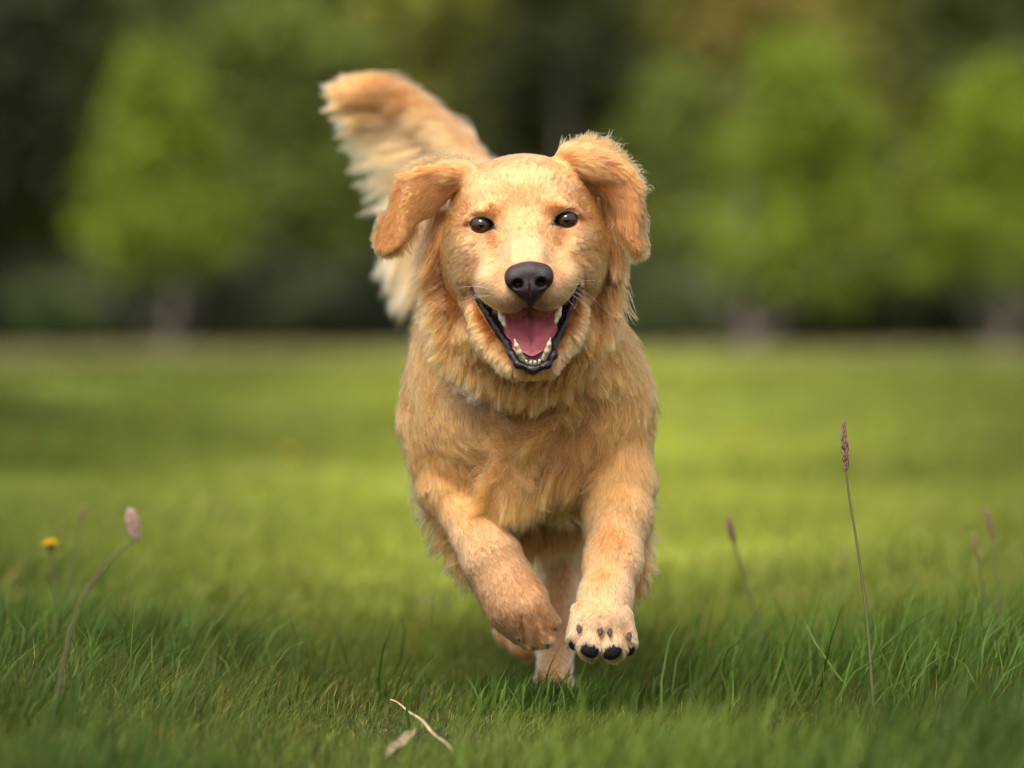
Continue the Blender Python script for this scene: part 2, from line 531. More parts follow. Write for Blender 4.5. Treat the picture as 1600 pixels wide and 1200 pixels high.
# black lips along the lower jaw
def lip(path, seed):
    rr = np.random.default_rng(seed)
    L = SDF(); L.chain(path, 8)
    a = np.array([p[:3] for p in path])
    for i in range(len(path)-1):
        p0, p1 = np.array(path[i]), np.array(path[i+1])
        n_ = max(2, int(np.linalg.norm(p1[:3]-p0[:3])/3))
        for k in range(n_):
            t = k/n_; q = p0+(p1-p0)*t
            L.add(ell(q[:3]+np.array([rr.uniform(-2.5, 2.5), rr.uniform(-2.5, 2.5), -q[3]*.9]), np.array([1.3, 1.3, 1.4])*rr.uniform(.5, 1.1)), 3)
    return L, a.min(0)-16, a.max(0)+16
M_lip = mat('lip', (.008, .005, .008), .34, .35, bump=(420, .7, .002), coat=.1)
lp = [(739, 448, 6, 2.5), (748, 468, -8, 4), (761, 488, -24, 4.2), (777, 514, -48, 4.7), (793, 536, -70, 4.8), (799, 553, -88, 4.8), (809, 569, -98, 5.4), (832, 578, -101, 6.2), (855, 570, -98, 5.4), (865, 555, -88, 4.8), (867, 534, -70, 4.8), (880, 510, -48, 4.6), (889, 484, -24, 5), (896, 464, -8, 4), (903, 443, 6, 2.5)]
L, lo, hi = lip(lp, 3)
sdf_part('lip', L, lo, hi, 1.25, M_lip)
# dark gum behind the lower teeth and the inner lip
G = SDF(); G.chain([(762, 480, 15, 9), (788, 518, -28, 9), (806, 552, -66, 8), (832, 568, -80, 8), (858, 550, -66, 8), (870, 514, -28, 9), (884, 474, 15, 9)], 8)
M_gum = mat('gum', (.03, .008, .012), .35, .4, bump=(300, .4, .002), coat=.1)
sdf_part('gum', G, (740, 455, -110), (915, 590, 45), 1.5, M_gum)

# paw pads and claws of the raised paw
M_pad = mat('paw_pad', (.010, .008, .009), .7, .2, bump=(700, .8, .002))
M_claw = mat('claw', (.025, .017, .018), .35, .5, coat=.2)
def pad(u, v, rx, ry, rz):
    w = depth(u, v); w = -10 if w is None else w
    s = SDF(); s.add(ell((u, v, w+11), (rx, ry, 13), rz), 3); s.add(ell((u, v+ry*.3, w+13), (rx*.85, ry*.6, 12), rz), 3)
    sdf_part('paw_pad', s, (u-rx-8, v-ry-8, w-14), (u+rx+8, v+ry+8, w+28), 1.0, M_pad)
for a_ in ((922, 1013, 17, 15, 32), (957, 1016, 18, 15, -30), (896, 1004, 8, 14, -24), (985, 1013, 8, 13, 22)):
    pad(*a_)
def claw(a, b, c_, r):
    s = SDF(); s.chain([(*a, r), (*b, r*.85), (*c_, r*.45)], 2)
    q = np.array([a, b, c_]); sdf_part('claw', s, q.min(0)-r-3, q.max(0)+r+3, .8, M_claw)
for u, v, r in ((905, 985, 4.6), (938, 988, 4.4), (953, 990, 4.4), (983, 997, 4.6)):
    w = depth(u, v); w = -10 if w is None else w
    claw((u, v-5, w+4), (u, v-1, w-5), (u+.5, v+3, w-12), r)
for u, v, du, dv in ((811, 998, 1, 6), (831, 1010, 2, 6), (854, 1006, 4, 6), (866, 980, 4, 6)):
    w = depth(u-2, v-3); w = 100 if w is None else w
    claw((u-3, v-4, w+4), (u+du*.3, v+dv*.3, w+1), (u+du, v+dv, w+2), 2.0)
# ------------------------------------------------------------------ fur
GOLD = (.68, .275, .085); PALE = (.79, .40, .18); ORNG = (.58, .20, .05); CREAM = (.80, .49, .25); TAN = (.56, .22, .065); GREYP = (.50, .33, .27); DARK = (.20, .10, .045)
TINT = {'chest': (1.06, .92, .68), 'neck': (1.04, .89, .66), 'body': (1, .88, .68), 'jaw': (.88, .84, .76), 'ear_l': (.84, .75, .60), 'ear_r': (.88, .78, .63), 'head': (.89, .84, .76), 'muzzle': (.88, .84, .76), 'foreleg_bent': (.93, .87, .78), 'foreleg_reaching': (.95, .90, .82)}
# guides: u, v, w(None = surface), direction (du, dv, dw), length, colour
GU = {
 'head': [
  (820, 250, None, 0, -1, .6, 13, GOLD), (760, 262, None, -.5, -.8, .6, 14, GOLD), (885, 258, None, .5, -.8, .6, 14, GOLD),
  (820, 300, None, 0, -1, .2, 12, PALE), (770, 300, None, -.45, -.9, .3, 12, PALE), (870, 295, None, .45, -.9, .3, 12, PALE),
  (819, 345, None, 0, -1, .1, 9, GOLD), (824, 385, None, 0, -1, .3, 7, GOLD), (790, 372, None, -.5, -.8, .4, 7, PALE), (855, 368, None, .5, -.8, .4, 7, PALE),
  (752, 328, None, -.6, -.5, .2, 9, PALE), (882, 320, None, .6, -.5, .2, 9, PALE), (770, 335, None, -.3, -.9, .2, 8, GOLD), (864, 329, None, .3, -.9, .2, 8, GOLD),
  (716, 340, None, -.9, -.1, .5, 15, GOLD), (925, 330, None, .9, -.1, .5, 15, GOLD), (712, 300, None, -.9, -.2, .5, 16, ORNG), (925, 290, None, .9, -.2, .5, 16, ORNG),
  (750, 372, None, -.8, .55, .4, 10, PALE), (888, 365, None, .8, .55, .4, 10, PALE),
  (720, 385, None, -.8, .6, .5, 20, PALE), (925, 375, None, .8, .6, .5, 20, PALE), (776, 385, None, -.7, .6, .3, 9, TAN), (868, 378, None, .7, .6, .3, 9, TAN),
  (710, 430, None, -.5, .85, .4, 19, PALE), (938, 420, None, .5, .85, .4, 19, PALE), (700, 395, None, -.4, .9, .4, 20, GOLD), (944, 385, None, .4, .9, .4, 20, GOLD),
  (760, 412, None, -.9, .35, .5, 8, PALE), (888, 405, None, .9, .35, .5, 8, PALE),
  (730, 470, None, -.4, .9, .3, 16, PALE), (922, 460, None, .4, .9, .3, 16, PALE)],
 'muzzle': [
  (826, 398, None, 0, -1, .4, 5.5, PALE), (790, 410, None, -.6, -.7, .5, 6, PALE), (862, 406, None, .6, -.7, .5, 6, PALE),
  (775, 450, None, -.9, .35, .5, 7, PALE), (882, 442, None, .9, .35, .5, 7, PALE), (800, 475, None, -.6, .8, .2, 7, CREAM), (860, 471, None, .6, .8, .2, 7, CREAM),
  (752, 440, None, -.9, .3, .5, 9, PALE), (905, 430, None, .9, .3, .5, 9, PALE), (829, 484, None, 0, 1, 0, 6, TAN), (812, 478, None, -.3, .9, 0, 6, TAN), (846, 476, None, .3, .9, 0, 6, TAN)],
 'jaw': [
  (745, 510, None, -.6, .75, .3, 22, GOLD), (912, 500, None, .6, .75, .3, 22, GOLD), (775, 560, None, -.35, .95, .2, 22, GOLD), (890, 550, None, .35, .95, .2, 22, GOLD),
  (832, 588, None, 0, 1, .3, 12, CREAM), (805, 583, None, -.25, 1, .2, 14, PALE), (862, 578, None, .25, 1, .2, 14, PALE), (735, 480, None, -.5, .8, .3, 15, GOLD), (922, 470, None, .5, .8, .3, 15, GOLD)],
 'neck': [
  (672, 380, None, -.35, .9, .2, 36, TAN), (690, 440, None, -.75, .6, .2, 34, TAN), (700, 500, None, -.85, .45, .1, 36, TAN), (725, 560, None, -.7, .7, 0, 36, PALE),
  (760, 590, None, -.5, .85, 0, 34, PALE), (740, 520, None, -.55, .8, 0, 30, PALE), (830, 610, None, 0, 1, -.1, 34, TAN), (780, 605, None, -.3, .95, 0, 34, PALE),
  (965, 380, None, .3, .9, .2, 36, TAN), (955, 440, None, .6, .7, .2, 34, GOLD), (935, 500, None, .35, .9, .1, 36, GOLD), (910, 560, None, -.1, 1, 0, 40, TAN), (880, 590, None, -.3, .95, 0, 40, TAN),
  (800, 300, 180, 0, -.3, 1, 25, GOLD)],
 'chest': [
  (660, 500, None, -.5, .8, .4, 30, GOLD), (645, 580, None, -.3, .95, .3, 30, GOLD), (680, 560, None, .1, 1, .1, 30, GOLD), (665, 660, None, .1, 1, .1, 28, GOLD), (650, 720, None, 0, 1, .2, 28, GOLD),
  (700, 620, None, .5, .8, 0, 34, GOLD), (700, 690, None, .7, .65, 0, 34, GOLD), (735, 650, None, .9, .35, -.1, 44, PALE), (735, 720, None, .6, .8, -.1, 44, GOLD),
  (740, 606, None, .5, .7, -.3, 20, GREYP), (790, 660, None, .5, .6, -.1, 50, PALE), (790, 620, None, 0, 1, -.1, 40, TAN), (785, 730, None, -.15, 1, -.2, 60, GOLD), (760, 765, None, .2, 1, -.2, 50, GOLD),
  (840, 640, None, -.75, .65, -.1, 52, TAN), (840, 700, None, -.6, .8, -.2, 60, GOLD), (830, 760, None, -.3, .95, -.2, 62, GOLD), (900, 600, None, -.7, .7, -.1, 48, GOLD),
  (870, 690, None, -.6, .8, -.1, 52, GOLD), (890, 740, None, -.45, .9, -.1, 46, GOLD), (940, 560, None, -.35, .9, 0, 36, GOLD), (975, 500, None, .2, .95, .2, 30, GOLD), (940, 640, None, -.45, .9, 0, 36, GOLD),
  (985, 600, None, 0, 1, .2, 28, GOLD), (1000, 660, None, .1, 1, .3, 26, GOLD), (860, 650, None, -.7, .7, -.1, 50, TAN)],
 'body': [
  (640, 560, 560, -.2, .7, .7, 26, GOLD), (990, 560, 560, .2, .7, .7, 26, GOLD), (650, 720, 560, -.1, .9, .6, 30, PALE), (990, 740, 560, .1, .9, .6, 30, PALE),
  (812, 790, 500, 0, .8, .5, 52, TAN), (812, 400, 560, 0, 0, 1, 30, GOLD), (800, 420, 1100, 0, 0, 1, 34, GOLD)],
 'foreleg_bent': [
  (690, 710, None, .15, 1, 0, 36, GOLD), (690, 765, None, .3, .95, 0, 20, GOLD), (700, 800, None, .4, .9, 0, 17, GOLD), (735, 830, None, .45, .9, 0, 15, PALE), (760, 870, None, .4, .9, .1, 13, PALE), (800, 920, None, .45, .9, .1, 12, TAN),
  (830, 980, None, .35, .95, .1, 12, (.53, .26, .115)), (790, 950, None, .45, .9, .1, 13, (.56, .27, .115)), (850, 950, None, .4, .9, .1, 11, (.53, .26, .115)), (840, 1000, None, .3, .95, 0, 10, (.46, .23, .11))],  # hanging paw tinted darker: its shade is painted into the fur
 'foreleg_reaching': [
  (960, 700, None, -.05, 1, 0, 38, GOLD), (915, 730, None, -.2, 1, 0, 40, GOLD), (1000, 720, None, .15, 1, 0, 30, GOLD), (985, 775, None, .05, 1, 0, 20, GOLD), (930, 785, None, -.1, 1, 0, 24, GOLD), (960, 800, None, -.1, 1, 0, 15, PALE), (950, 870, None, 0, 1, 0, 13, GOLD),
  (945, 930, None, 0, 1, 0, 10, PALE), (940, 970, None, 0, 1, 0, 8, CREAM), (900, 995, None, -.6, .8, -.1, 11, CREAM), (985, 1000, None, .6, .8, -.1, 11, CREAM), (940, 1030, None, 0, 1, -.1, 11, CREAM)],
 'hindleg': [(870, 800, 600, 0, 1, 0, 26, TAN), (870, 950, 400, 0, 1, 0, 14, PALE), (865, 1060, 350, 0, 1, -.2, 11, CREAM)],
 'hindleg_back': [(780, 800, 800, 0, 1, 0, 26, TAN), (800, 950, 800, 0, 1, 0, 15, TAN), (822, 1010, 690, 0, 1, 0, 12, TAN)],
 'ear_l': [
  (735, 262, None, -.9, -.25, .3, 22, PALE), (700, 252, None, -.9, -.2, .2, 24, GOLD), (660, 262, None, -.8, .1, .2, 22, GOLD), (620, 285, None, -.6, .7, .3, 20, ORNG), (612, 330, None, -.5, .85, .2, 18, ORNG), (600, 380, None, -.5, .8, .1, 14, ORNG),
  (650, 300, None, -.85, .4, 0, 18, GOLD), (680, 310, None, -.85, .3, 0, 22, ORNG), (640, 350, None, -.5, .85, 0, 17, GOLD), (690, 330, None, -.5, .85, .1, 26, ORNG), (660, 345, None, -.7, .5, .1, 20, GOLD)],
 'ear_r': [
  (870, 240, None, .6, -.6, .2, 20, PALE), (910, 220, None, .6, -.7, .1, 24, PALE), (950, 235, None, .8, -.4, .1, 24, GOLD), (985, 262, None, .8, .3, .1, 20, GOLD), (1003, 300, None, .5, .85, .1, 18, ORNG), (1003, 380, None, .2, 1, 0, 14, ORNG),
  (915, 270, None, .9, .2, 0, 24, GOLD), (945, 290, None, .85, .45, 0, 24, ORNG), (965, 320, None, .4, .9, .1, 26, ORNG), (985, 340, None, .2, 1, 0, 20, TAN), (990, 380, None, .1, 1, 0, 14, TAN)],
 'tail': [(780, 300, 1100, -.6, -.3, 0, 40, PALE), (715, 222, 1150, -.8, -.2, 0, 44, PALE), (655, 172, 1160, -.85, 0, 0, 44, GOLD), (600, 146, 1150, -.9, .15, 0, 40, ORNG), (548, 134, 1130, -.95, .1, 0, 30, ORNG)],
}
# per group: strands, points per strand, lift (rad), root radius, clump size, clump strength, wave amplitude
GP = {
 'head': (130000, 6, .19, .38, 4.5, .52, .3), 'muzzle': (60000, 4, .26, .32, 4, .12, .1), 'jaw': (34000, 7, .24, .38, 6, .55, .8), 'neck': (95000, 9, .26, .44, 7, .7, 3.4),
 'chest': (150000, 9, .15, .45, 6, .6, 1.6), 'body': (45000, 7, .35, .6, 12, .5, 1.5), 'foreleg_bent': (56000, 7, .22, .40, 5, .6, .6),
 'foreleg_reaching': (62000, 7, .22, .40, 5, .6, .6), 'hindleg': (26000, 5, .3, .5, 7, .35, .5), 'hindleg_back': (12000, 5, .3, .5, 7, .35, .5),
 'ear_l': (50000, 8, .13, .39, 5, .5, .8), 'ear_r': (52000, 8, .15, .39, 5, .5, 1.0), 'tail': (9000, 6, .16, .6, 6, .2, .3)}

def prep(gl):
    P_, D_, L_, C_ = [], [], [], []
    for u, v, w, a, b, c, l, col in gl:
        if w is None:
            w = depth(u, v)
            if w is None: w = 100
        P_.append((u, v, w)); d = np.array([a, b, c], float); D_.append(d/np.linalg.norm(d)); L_.append(l); C_.append(col)
    return np.array(P_, float), np.array(D_), np.array(L_, float), np.array(C_)
GPREP = {k: prep(v) for k, v in GU.items()}

def idw(g, p):
    P_, D_, L_, C_ = GPREP[g]
    d2 = ((p[:, None, :]-P_[None])**2*np.array([1, 1, .25])).sum(-1)+60
    w = 1/d2**2.0
    w /= w.sum(1, keepdims=True)
    wc = 1/(d2+1400)**1.2; wc /= wc.sum(1, keepdims=True)
    return w @ D_, w @ L_, wc @ C_

def vnoise(p, sc_, seed):
    """cheap smooth noise: sum of rotated sines"""
    r = np.random.default_rng(seed); o = np.zeros(len(p))
    for k in range(6):
        d = r.normal(size=3); d /= np.linalg.norm(d)
        o += np.sin((p @ d)/sc_*(1+.35*k)+r.uniform(0, 6.28))/(1+.25*k)
    return o/3.0

def grow(g, root, nrm, lift, K, wave, r, pr, seedc, lmul=1.0):
    """strand points (n, K, 3) in picture space"""
    D, L, C = idw(g, root)
    # swirl the direction by smooth noise so locks form
    t = D-(D*nrm).sum(1, keepdims=True)*nrm
    t /= np.linalg.norm(t, axis=1, keepdims=True)+1e-9
    b = np.cross(nrm, t)
    a = vnoise(root, 34, seedc)*pr['swirl']+vnoise(root, 12, seedc+1)*pr['swirl']*.25+r.normal(0, pr['jit'], len(root))
    t2 = t*np.cos(a)[:, None]+b*np.sin(a)[:, None]
    lf = lift*(1+.3*vnoise(root, 20, seedc+2))+np.abs(r.normal(0, lift*.35, len(root)))
    lf = np.clip(lf, .06, 1.2)
    if g.startswith('foreleg'): L = L*1.0
    if g in ('chest', 'neck'): L = L*1.2
    if g == 'jaw': L = L*1.05
    if g.startswith('ear'): L = L*.88
    L = lmul*L*np.clip(r.normal(1, .16, len(root))+.14*vnoise(root, 18, seedc+3), .35, 1.7)
    s = np.linspace(0, 1, K)
    d0 = t2*np.cos(lf)[:, None]+nrm*np.sin(lf)[:, None]
    d1 = t2*.93+nrm*np.minimum(lf, .5)[:, None]*pr['end']+np.array([0, pr['grav'], 0])
    d1 /= np.linalg.norm(d1, axis=1, keepdims=True)
    pts = np.empty((len(root), K, 3)); pts[:, 0] = root; cur = root.copy()
    ph = vnoise(root, 24, seedc+4)*5+r.uniform(-.5, .5, len(root))
    fr = 3.5+1.5*vnoise(root, 30, seedc+5)
    for k in range(1, K):
        sm = (s[k]+s[k-1])/2
        dd = d0*(1-sm)+d1*sm
        cur = cur+dd*(L/(K-1))[:, None]
        pts[:, k] = cur+b*(wave*np.sin(fr*s[k]*2+ph)*s[k])[:, None]*(L/30)[:, None]
    return pts, L, C

def kd_near(cen, q):
    kd = KDTree(len(cen))
    for i, c in enumerate(cen): kd.insert(c, i)
    kd.balance()
    return np.array([kd.find(x)[1] for x in q.tolist()], dtype=np.int64)

# sampling surface points of the body
tri = np.concatenate([Q[:, [0, 1, 2]], Q[:, [0, 2, 3]]])
ta = np.cross(V[tri[:, 1]]-V[tri[:, 0]], V[tri[:, 2]]-V[tri[:, 0]])
tarea = np.linalg.norm(ta, axis=1)/2
tcen = V[tri].mean(1); tg = glab[tri[:, 0]]; tn = NV[tri[:, 0]]
view = tcen.copy(); view[:, 0] -= 800; view[:, 1] -= 495; view = np.stack([view[:, 0]/6000*0, 0*view[:, 1], np.ones(len(view))], -1)
facing = -tn[:, 2]
dens = np.clip(.35+facing*1.3, .10, 1.0)
no_fur = np.maximum(in_mouth(tcen), (eye_rim(tcen) > .25)*1.0)
no_fur = np.maximum(no_fur, (N.ev(tcen) < 2.5)*1.0)
for (u, v, rx, ry) in ((923, 1013, 13, 11), (957, 1016, 14, 11), (896, 1004, 5, 9), (985, 1013, 5, 9)):
    no_fur = np.maximum(no_fur, ((((tcen[:, 0]-u)/rx)**2+((tcen[:, 1]-v)/ry)**2 < 1) & (tcen[:, 2] < 40))*1.0)
lips_d = L.ev(tcen)
no_fur = np.maximum(no_fur, (lips_d < .5)*1.0)
dens = dens*(1-no_fur)*(no_fur < .35)

HAIRS = []   # (points (n, K, 3), radius root, colours (n, 3))
def sample(g, n, seed, w=None):
    r = np.random.default_rng(seed)
    m = np.nonzero(tg == gnames.index(g))[0] if isinstance(g, str) else g
    pw = tarea[m]*dens[m]
    if w is not None: pw = pw*w(tcen[m])
    pw = pw/pw.sum()
    k = m[r.choice(len(m), n, p=pw)]
    a, b = r.random((2, n)); f = a+b > 1; a[f] = 1-a[f]; b[f] = 1-b[f]
    T_ = tri[k]
    p = V[T_[:, 0]]*(1-a-b)[:, None]+V[T_[:, 1]]*a[:, None]+V[T_[:, 2]]*b[:, None]
    nn = NV[T_[:, 0]]*(1-a-b)[:, None]+NV[T_[:, 1]]*a[:, None]+NV[T_[:, 2]]*b[:, None]
    nn /= np.linalg.norm(nn, axis=1, keepdims=True)+1e-9
    return p-nn*(.2 if g in ('head', 'muzzle', 'foreleg_bent', 'foreleg_reaching', 'jaw') else .8), nn, r

PR = {'swirl': .22, 'jit': .10, 'end': .35, 'grav': .12}
PRG = {'head': {'swirl': .10, 'grav': 0, 'end': .3}, 'muzzle': {'swirl': .06, 'grav': 0, 'end': .3}, 'chest': {'swirl': .30}, 'neck': {'swirl': .30},
       'ear_l': {'swirl': .2, 'grav': .02}, 'ear_r': {'swirl': .25, 'grav': .02}}
HMULT = 0.9
LAYERS = [(g, 1.0)+GP[g] for g in GP]+[
    # longer, gathered guard locks over the undercoat
    ('chest', 1.45, 46000, 11, .20, .44, 7, .62, 3.4), ('neck', 1.2, 36000, 11, .26, .44, 7, .75, 4.5), ('foreleg_reaching', 1.1, 5000, 6, .28, .38, 7, .5, .6), ('foreleg_bent', 1.1, 5000, 6, .28, .38, 7, .5, .6),
    ('ear_l', 1.1, 4000, 8, .22, .34, 6, .5, .8), ('ear_r', 1.25, 7000, 8, .26, .34, 6, .5, 1.2), ('body', 1.2, 8000, 8, .4, .5, 16, .8, 2)]
for gi, (g, lmul, n, K, lift, rad, cs, cstr, wave) in enumerate(LAYERS):
    n = int(n*HMULT)
    pr = dict(PR); pr.update(PRG.get(g, {}))
    wf = (lambda c: np.exp(-(((c[:, 0]-815)/80)**2+((c[:, 1]-690)/110)**2))+.03) if (g == 'chest' and lmul > 1) else None
    root, nn, r = sample(g, n, 100+gi, wf)
    pts, Ls, C = grow(g, root, nn, lift, K, wave, r, pr, 50+gi, lmul)
    # locks
    area = tarea[tg == gnames.index(g)].sum()
    nc = max(30, int(area/(cs*cs*1.6)))
    croot, cn, r2 = sample(g, nc, 200+gi)
    pr2 = dict(pr); pr2['jit'] = pr['jit']*1.6
    cp, _, _ = grow(g, croot, cn, lift*1.05, K, wave*1.3, r2, pr2, 50+gi, lmul)
    ci = kd_near(croot.tolist(), root)
    s = np.linspace(0, 1, K)[None, :, None]
    strn = cstr*(.75+.5*r.random((n, 1, 1)))*(r.random((n, 1, 1)) > .12)
    tgt = cp[ci]+(root-croot[ci])[:, None, :]*(1-.8*s)
    pts = pts*(1-strn*s**1.3)+tgt*(strn*s**1.3)
    bright = (1+(.07 if g in ('chest', 'neck') else .10)*vnoise(root, 30, 90+gi)+.16*r.normal(size=n)+(.24 if lmul > 1.15 else .17)*r2.normal(size=nc)[ci])[:, None]
    ti = np.array(TINT.get(g, (1, 1, 1)))
    if g.startswith('foreleg'):   # the shoulder keeps the deeper colour of the chest
        q = np.clip((root[:, 1]-700)/130, 0, 1)[:, None]; ti = ti*q+np.array(TINT['chest'])*(1-q)
    C = C*ti*np.array((1, .95, .96))
    if g == 'foreleg_reaching':
        q = np.clip(1.4-np.sqrt(((root[:, 0]-940)/50)**2+((root[:, 1]-1020)/20)**2), 0, 1)[:, None]*.55; C = C*(1-q)+np.array((.36, .20, .12))*q  # shade between the toes and round the pads painted into the fur
    q = np.exp(-(((root[:, 0]-738)/26)**2+((root[:, 1]-604)/20)**2)*1.2)[:, None]*(g in ('chest', 'neck')); C = C*(1-q)+np.array(GREYP)*q
    if g in ('head', 'muzzle'):
        q = np.clip(1.5-np.sqrt(((root[:, 0]-829)/24)**2+((root[:, 1]-481)/12)**2), 0, 1)[:, None]*.8; C = C*(1-q)+np.array((.20, .14, .11))*q
        for e in EYES:
            q = np.clip(1.9-np.sqrt(((root[:, 0]-e[0])/21)**2+((root[:, 1]-e[1])/14)**2), 0, 1)[:, None]*.7; C = C*(1-q)+np.array((.30, .12, .045))*q
    dk = (r.random(n) < .18)[:, None]*r.uniform(.0, .25 if g == 'head' else .5, (n, 1)); C = np.clip(C*bright*(1-dk), .02, .97)
    HAIRS.append((pts, rad*np.clip(r.normal(1, .2, n), .5, 1.6), C))

# long feathering: tail plume, backs of the fore legs, flanks, belly, ear tuft
def feather(root, dirs, lens, col, rad, K=9, wave=3.0, droop=.25, seed=0, cs=22, cstr=.7, jit=.10):
    r = np.random.default_rng(seed); n = len(root); jc = .12 if cstr > .3 else .04
    def g_(root, dirs, lens, rr, j):
        d = dirs+rr.normal(0, j, dirs.shape); d /= np.linalg.norm(d, axis=1, keepdims=True)
        b = np.cross(d, np.array([0, 0, 1.0])); b /= np.linalg.norm(b, axis=1, keepdims=True)+1e-9
        pts = np.empty((len(root), K, 3)); cur = root.copy(); pts[:, 0] = cur
        ph = rr.uniform(0, 6.28, len(root))
        for k in range(1, K):
            sm = k/(K-1); dd = d+np.array([0, droop, 0])*sm*sm
            cur = cur+dd*(lens/(K-1))[:, None]
            pts[:, k] = cur+b*(wave*np.sin(4.5*sm+ph)*sm)[:, None]
        return pts
    pts = g_(root, dirs, lens, r, jit)
    nc = max(8, n//cs); idx = r.choice(n, nc, replace=False)
    cp = g_(root[idx], dirs[idx], lens[idx]*1.05, r, jit*1.5)
    ci = kd_near(root[idx].tolist(), root)
    s = np.linspace(0, 1, K)[None, :, None]
    tgt = cp[ci]+(root-root[idx][ci])[:, None, :]*(1-.75*s)
    st = cstr*(.6+.5*r.random((n, 1, 1)))
    pts = pts*(1-st*s)+tgt*(st*s)
    C = np.clip(np.array(col)*(1+.16*r.normal(size=(n, 1))+jc*r.normal(size=(nc, 1))[ci])*(1-(r.random((n, 1)) < .2)*r.uniform(0, .4, (n, 1))), .02, .97)
    HAIRS.append((pts, rad*np.clip(r.normal(1, .2, n), .5, 1.6), C))

def along(path, n, r, spread=6):
    path = np.array(path, float); t = r.random(n)*(len(path)-1); i = np.minimum(t.astype(int), len(path)-2); f = (t-i)[:, None]
    q = path[i]*(1-f)+path[i+1]*f
    q[:, :3] += r.normal(0, spread, (n, 3))
    return q, t/(len(path)-1)
r = np.random.default_rng(11)
# tail plume: position, direction, length along the core
tp = [(775, 335, 1090, -.62, .80, 110), (752, 275, 1130, -.74, .68, 160), (722, 235, 1150, -.84, .55, 180), (672, 190, 1160, -.90, .44, 145), (630, 164, 1150, -.93, .34, 115), (600, 148, 1138, -.97, .20, 88), (588, 143, 1130, -.995, .02, 72)]
q, t = along(tp, 17000, r, 0)
root = q[:, :3]+r.normal(0, 7, (len(q), 3)); dd = np.stack([q[:, 3], q[:, 4], np.zeros(len(q))], 1)
ln = q[:, 5]*(r.random(len(q))**.6*.92+.12)
tcol = np.where((r.random(len(q)) < .0)[:, None], GOLD, np.array(PALE)*(1-t[:, None]*.0))
frac = np.clip(1.25-ln/110, 0, 1)[:, None]*(.35+.65*t[:, None])
feather(root, dd, ln, np.array((.72, .38, .17))*(1-frac)+np.array(ORNG)*frac, .5, K=9, wave=4, droop=-.25, seed=1, jit=.12, cstr=.95, cs=45)
# top of the tail: short smooth hair lying along it
q, t = along([(790, 335, 1085, -.6, -.72, 1), (757, 270, 1130, -.70, -.66, 1), (716, 215, 1150, -.78, -.56, 1), (668, 172, 1160, -.86, -.46, 1), (626, 146, 1150, -.93, -.34, 1), (588, 134, 1130, -.98, -.24, 1)], 30000, r, 8)
feather(q[:, :3], np.stack([q[:, 3], q[:, 4]+.25, -.15+np.zeros(len(q))], 1), r.uniform(30, 74, len(q)), np.array(PALE)*(1-t[:, None])+np.array(ORNG)*t[:, None], .55, K=6, wave=.6, droop=.5, seed=2, cstr=.25, jit=.07)
# lower plume at the root of the tail, between ear and shoulder
q, t = along([(690, 330, 1080, -.5, .85, 1), (650, 350, 1050, -.4, .9, 1), (670, 400, 1000, -.2, 1, 1)], 7000, r, 14)
feather(q[:, :3], np.stack([q[:, 3], q[:, 4], np.zeros(len(q))], 1), r.uniform(40, 105, len(q)), (.66, .36, .16), .5, seed=3, cs=50, cstr=.8, jit=.16)
# feathers behind the fore legs
q, t = along([(1000, 745, 215, .75, .6, 28), (1000, 820, 180, .6, .8, 38), (998, 880, 120, .5, .87, 46), (985, 925, 90, .3, .95, 34)], 1300, r, 6)
feather(q[:, :3], np.stack([q[:, 3], q[:, 4], np.full(len(q), .3)], 1), q[:, 5]*r.uniform(.3, 1.25, len(q)), GOLD, .46, wave=5, seed=4, jit=.22, cs=26, cstr=.85)
q, t = along([(664, 740, 250, -.6, .75, 30), (672, 800, 240, -.65, .75, 36), (705, 850, 200, -.5, .85, 44), (725, 880, 170, -.25, .97, 46), (748, 905, 150, 0, 1, 30)], 1100, r, 6)
feather(q[:, :3], np.stack([q[:, 3], q[:, 4], np.full(len(q), .3)], 1), q[:, 5]*r.uniform(.3, 1.2, len(q)), GOLD, .46, wave=3, seed=5, jit=.2)
# flank fringe on the left
q, t = along([(650, 560, 420, -.5, .8, 20), (645, 640, 480, -.5, .8, 22), (655, 720, 480, -.5, .85, 26), (675, 780, 450, -.4, .9, 32)], 1200, r, 8)
feather(q[:, :3], np.stack([q[:, 3], q[:, 4], np.full(len(q), .2)], 1), q[:, 5]*r.uniform(.4, 1.2, len(q)), GOLD, .45, wave=2, seed=6, jit=.2)
# belly fringe
q, t = along([(770, 800, 420, -.1, 1, 50), (820, 805, 440, 0, 1, 56), (880, 800, 440, .1, 1, 60), (920, 780, 430, .1, 1, 50)], 7000, r, 16)
feather(q[:, :3], np.stack([q[:, 3], q[:, 4], np.full(len(q), .1)], 1), q[:, 5]*r.uniform(.5, 1.2, len(q)), TAN, .5, wave=3, seed=7, jit=.12)
# chest locks ending in points between the legs
q, t = along([(745, 745, 160, .1, 1, 42), (785, 750, 135, -.05, 1, 58), (820, 755, 130, -.2, 1, 62), (855, 735, 130, -.3, .95, 62), (885, 715, 140, -.45, .88, 60), (905, 735, 150, -.4, .9, 50)], 9500, r, 9)
feather(q[:, :3], np.stack([q[:, 3], q[:, 4], np.full(len(q), -.12)], 1), q[:, 5]*r.uniform(.5, 1.2, len(q)), (.68, .25, .06), .42, wave=3.5, seed=8, jit=.12, cstr=.8)
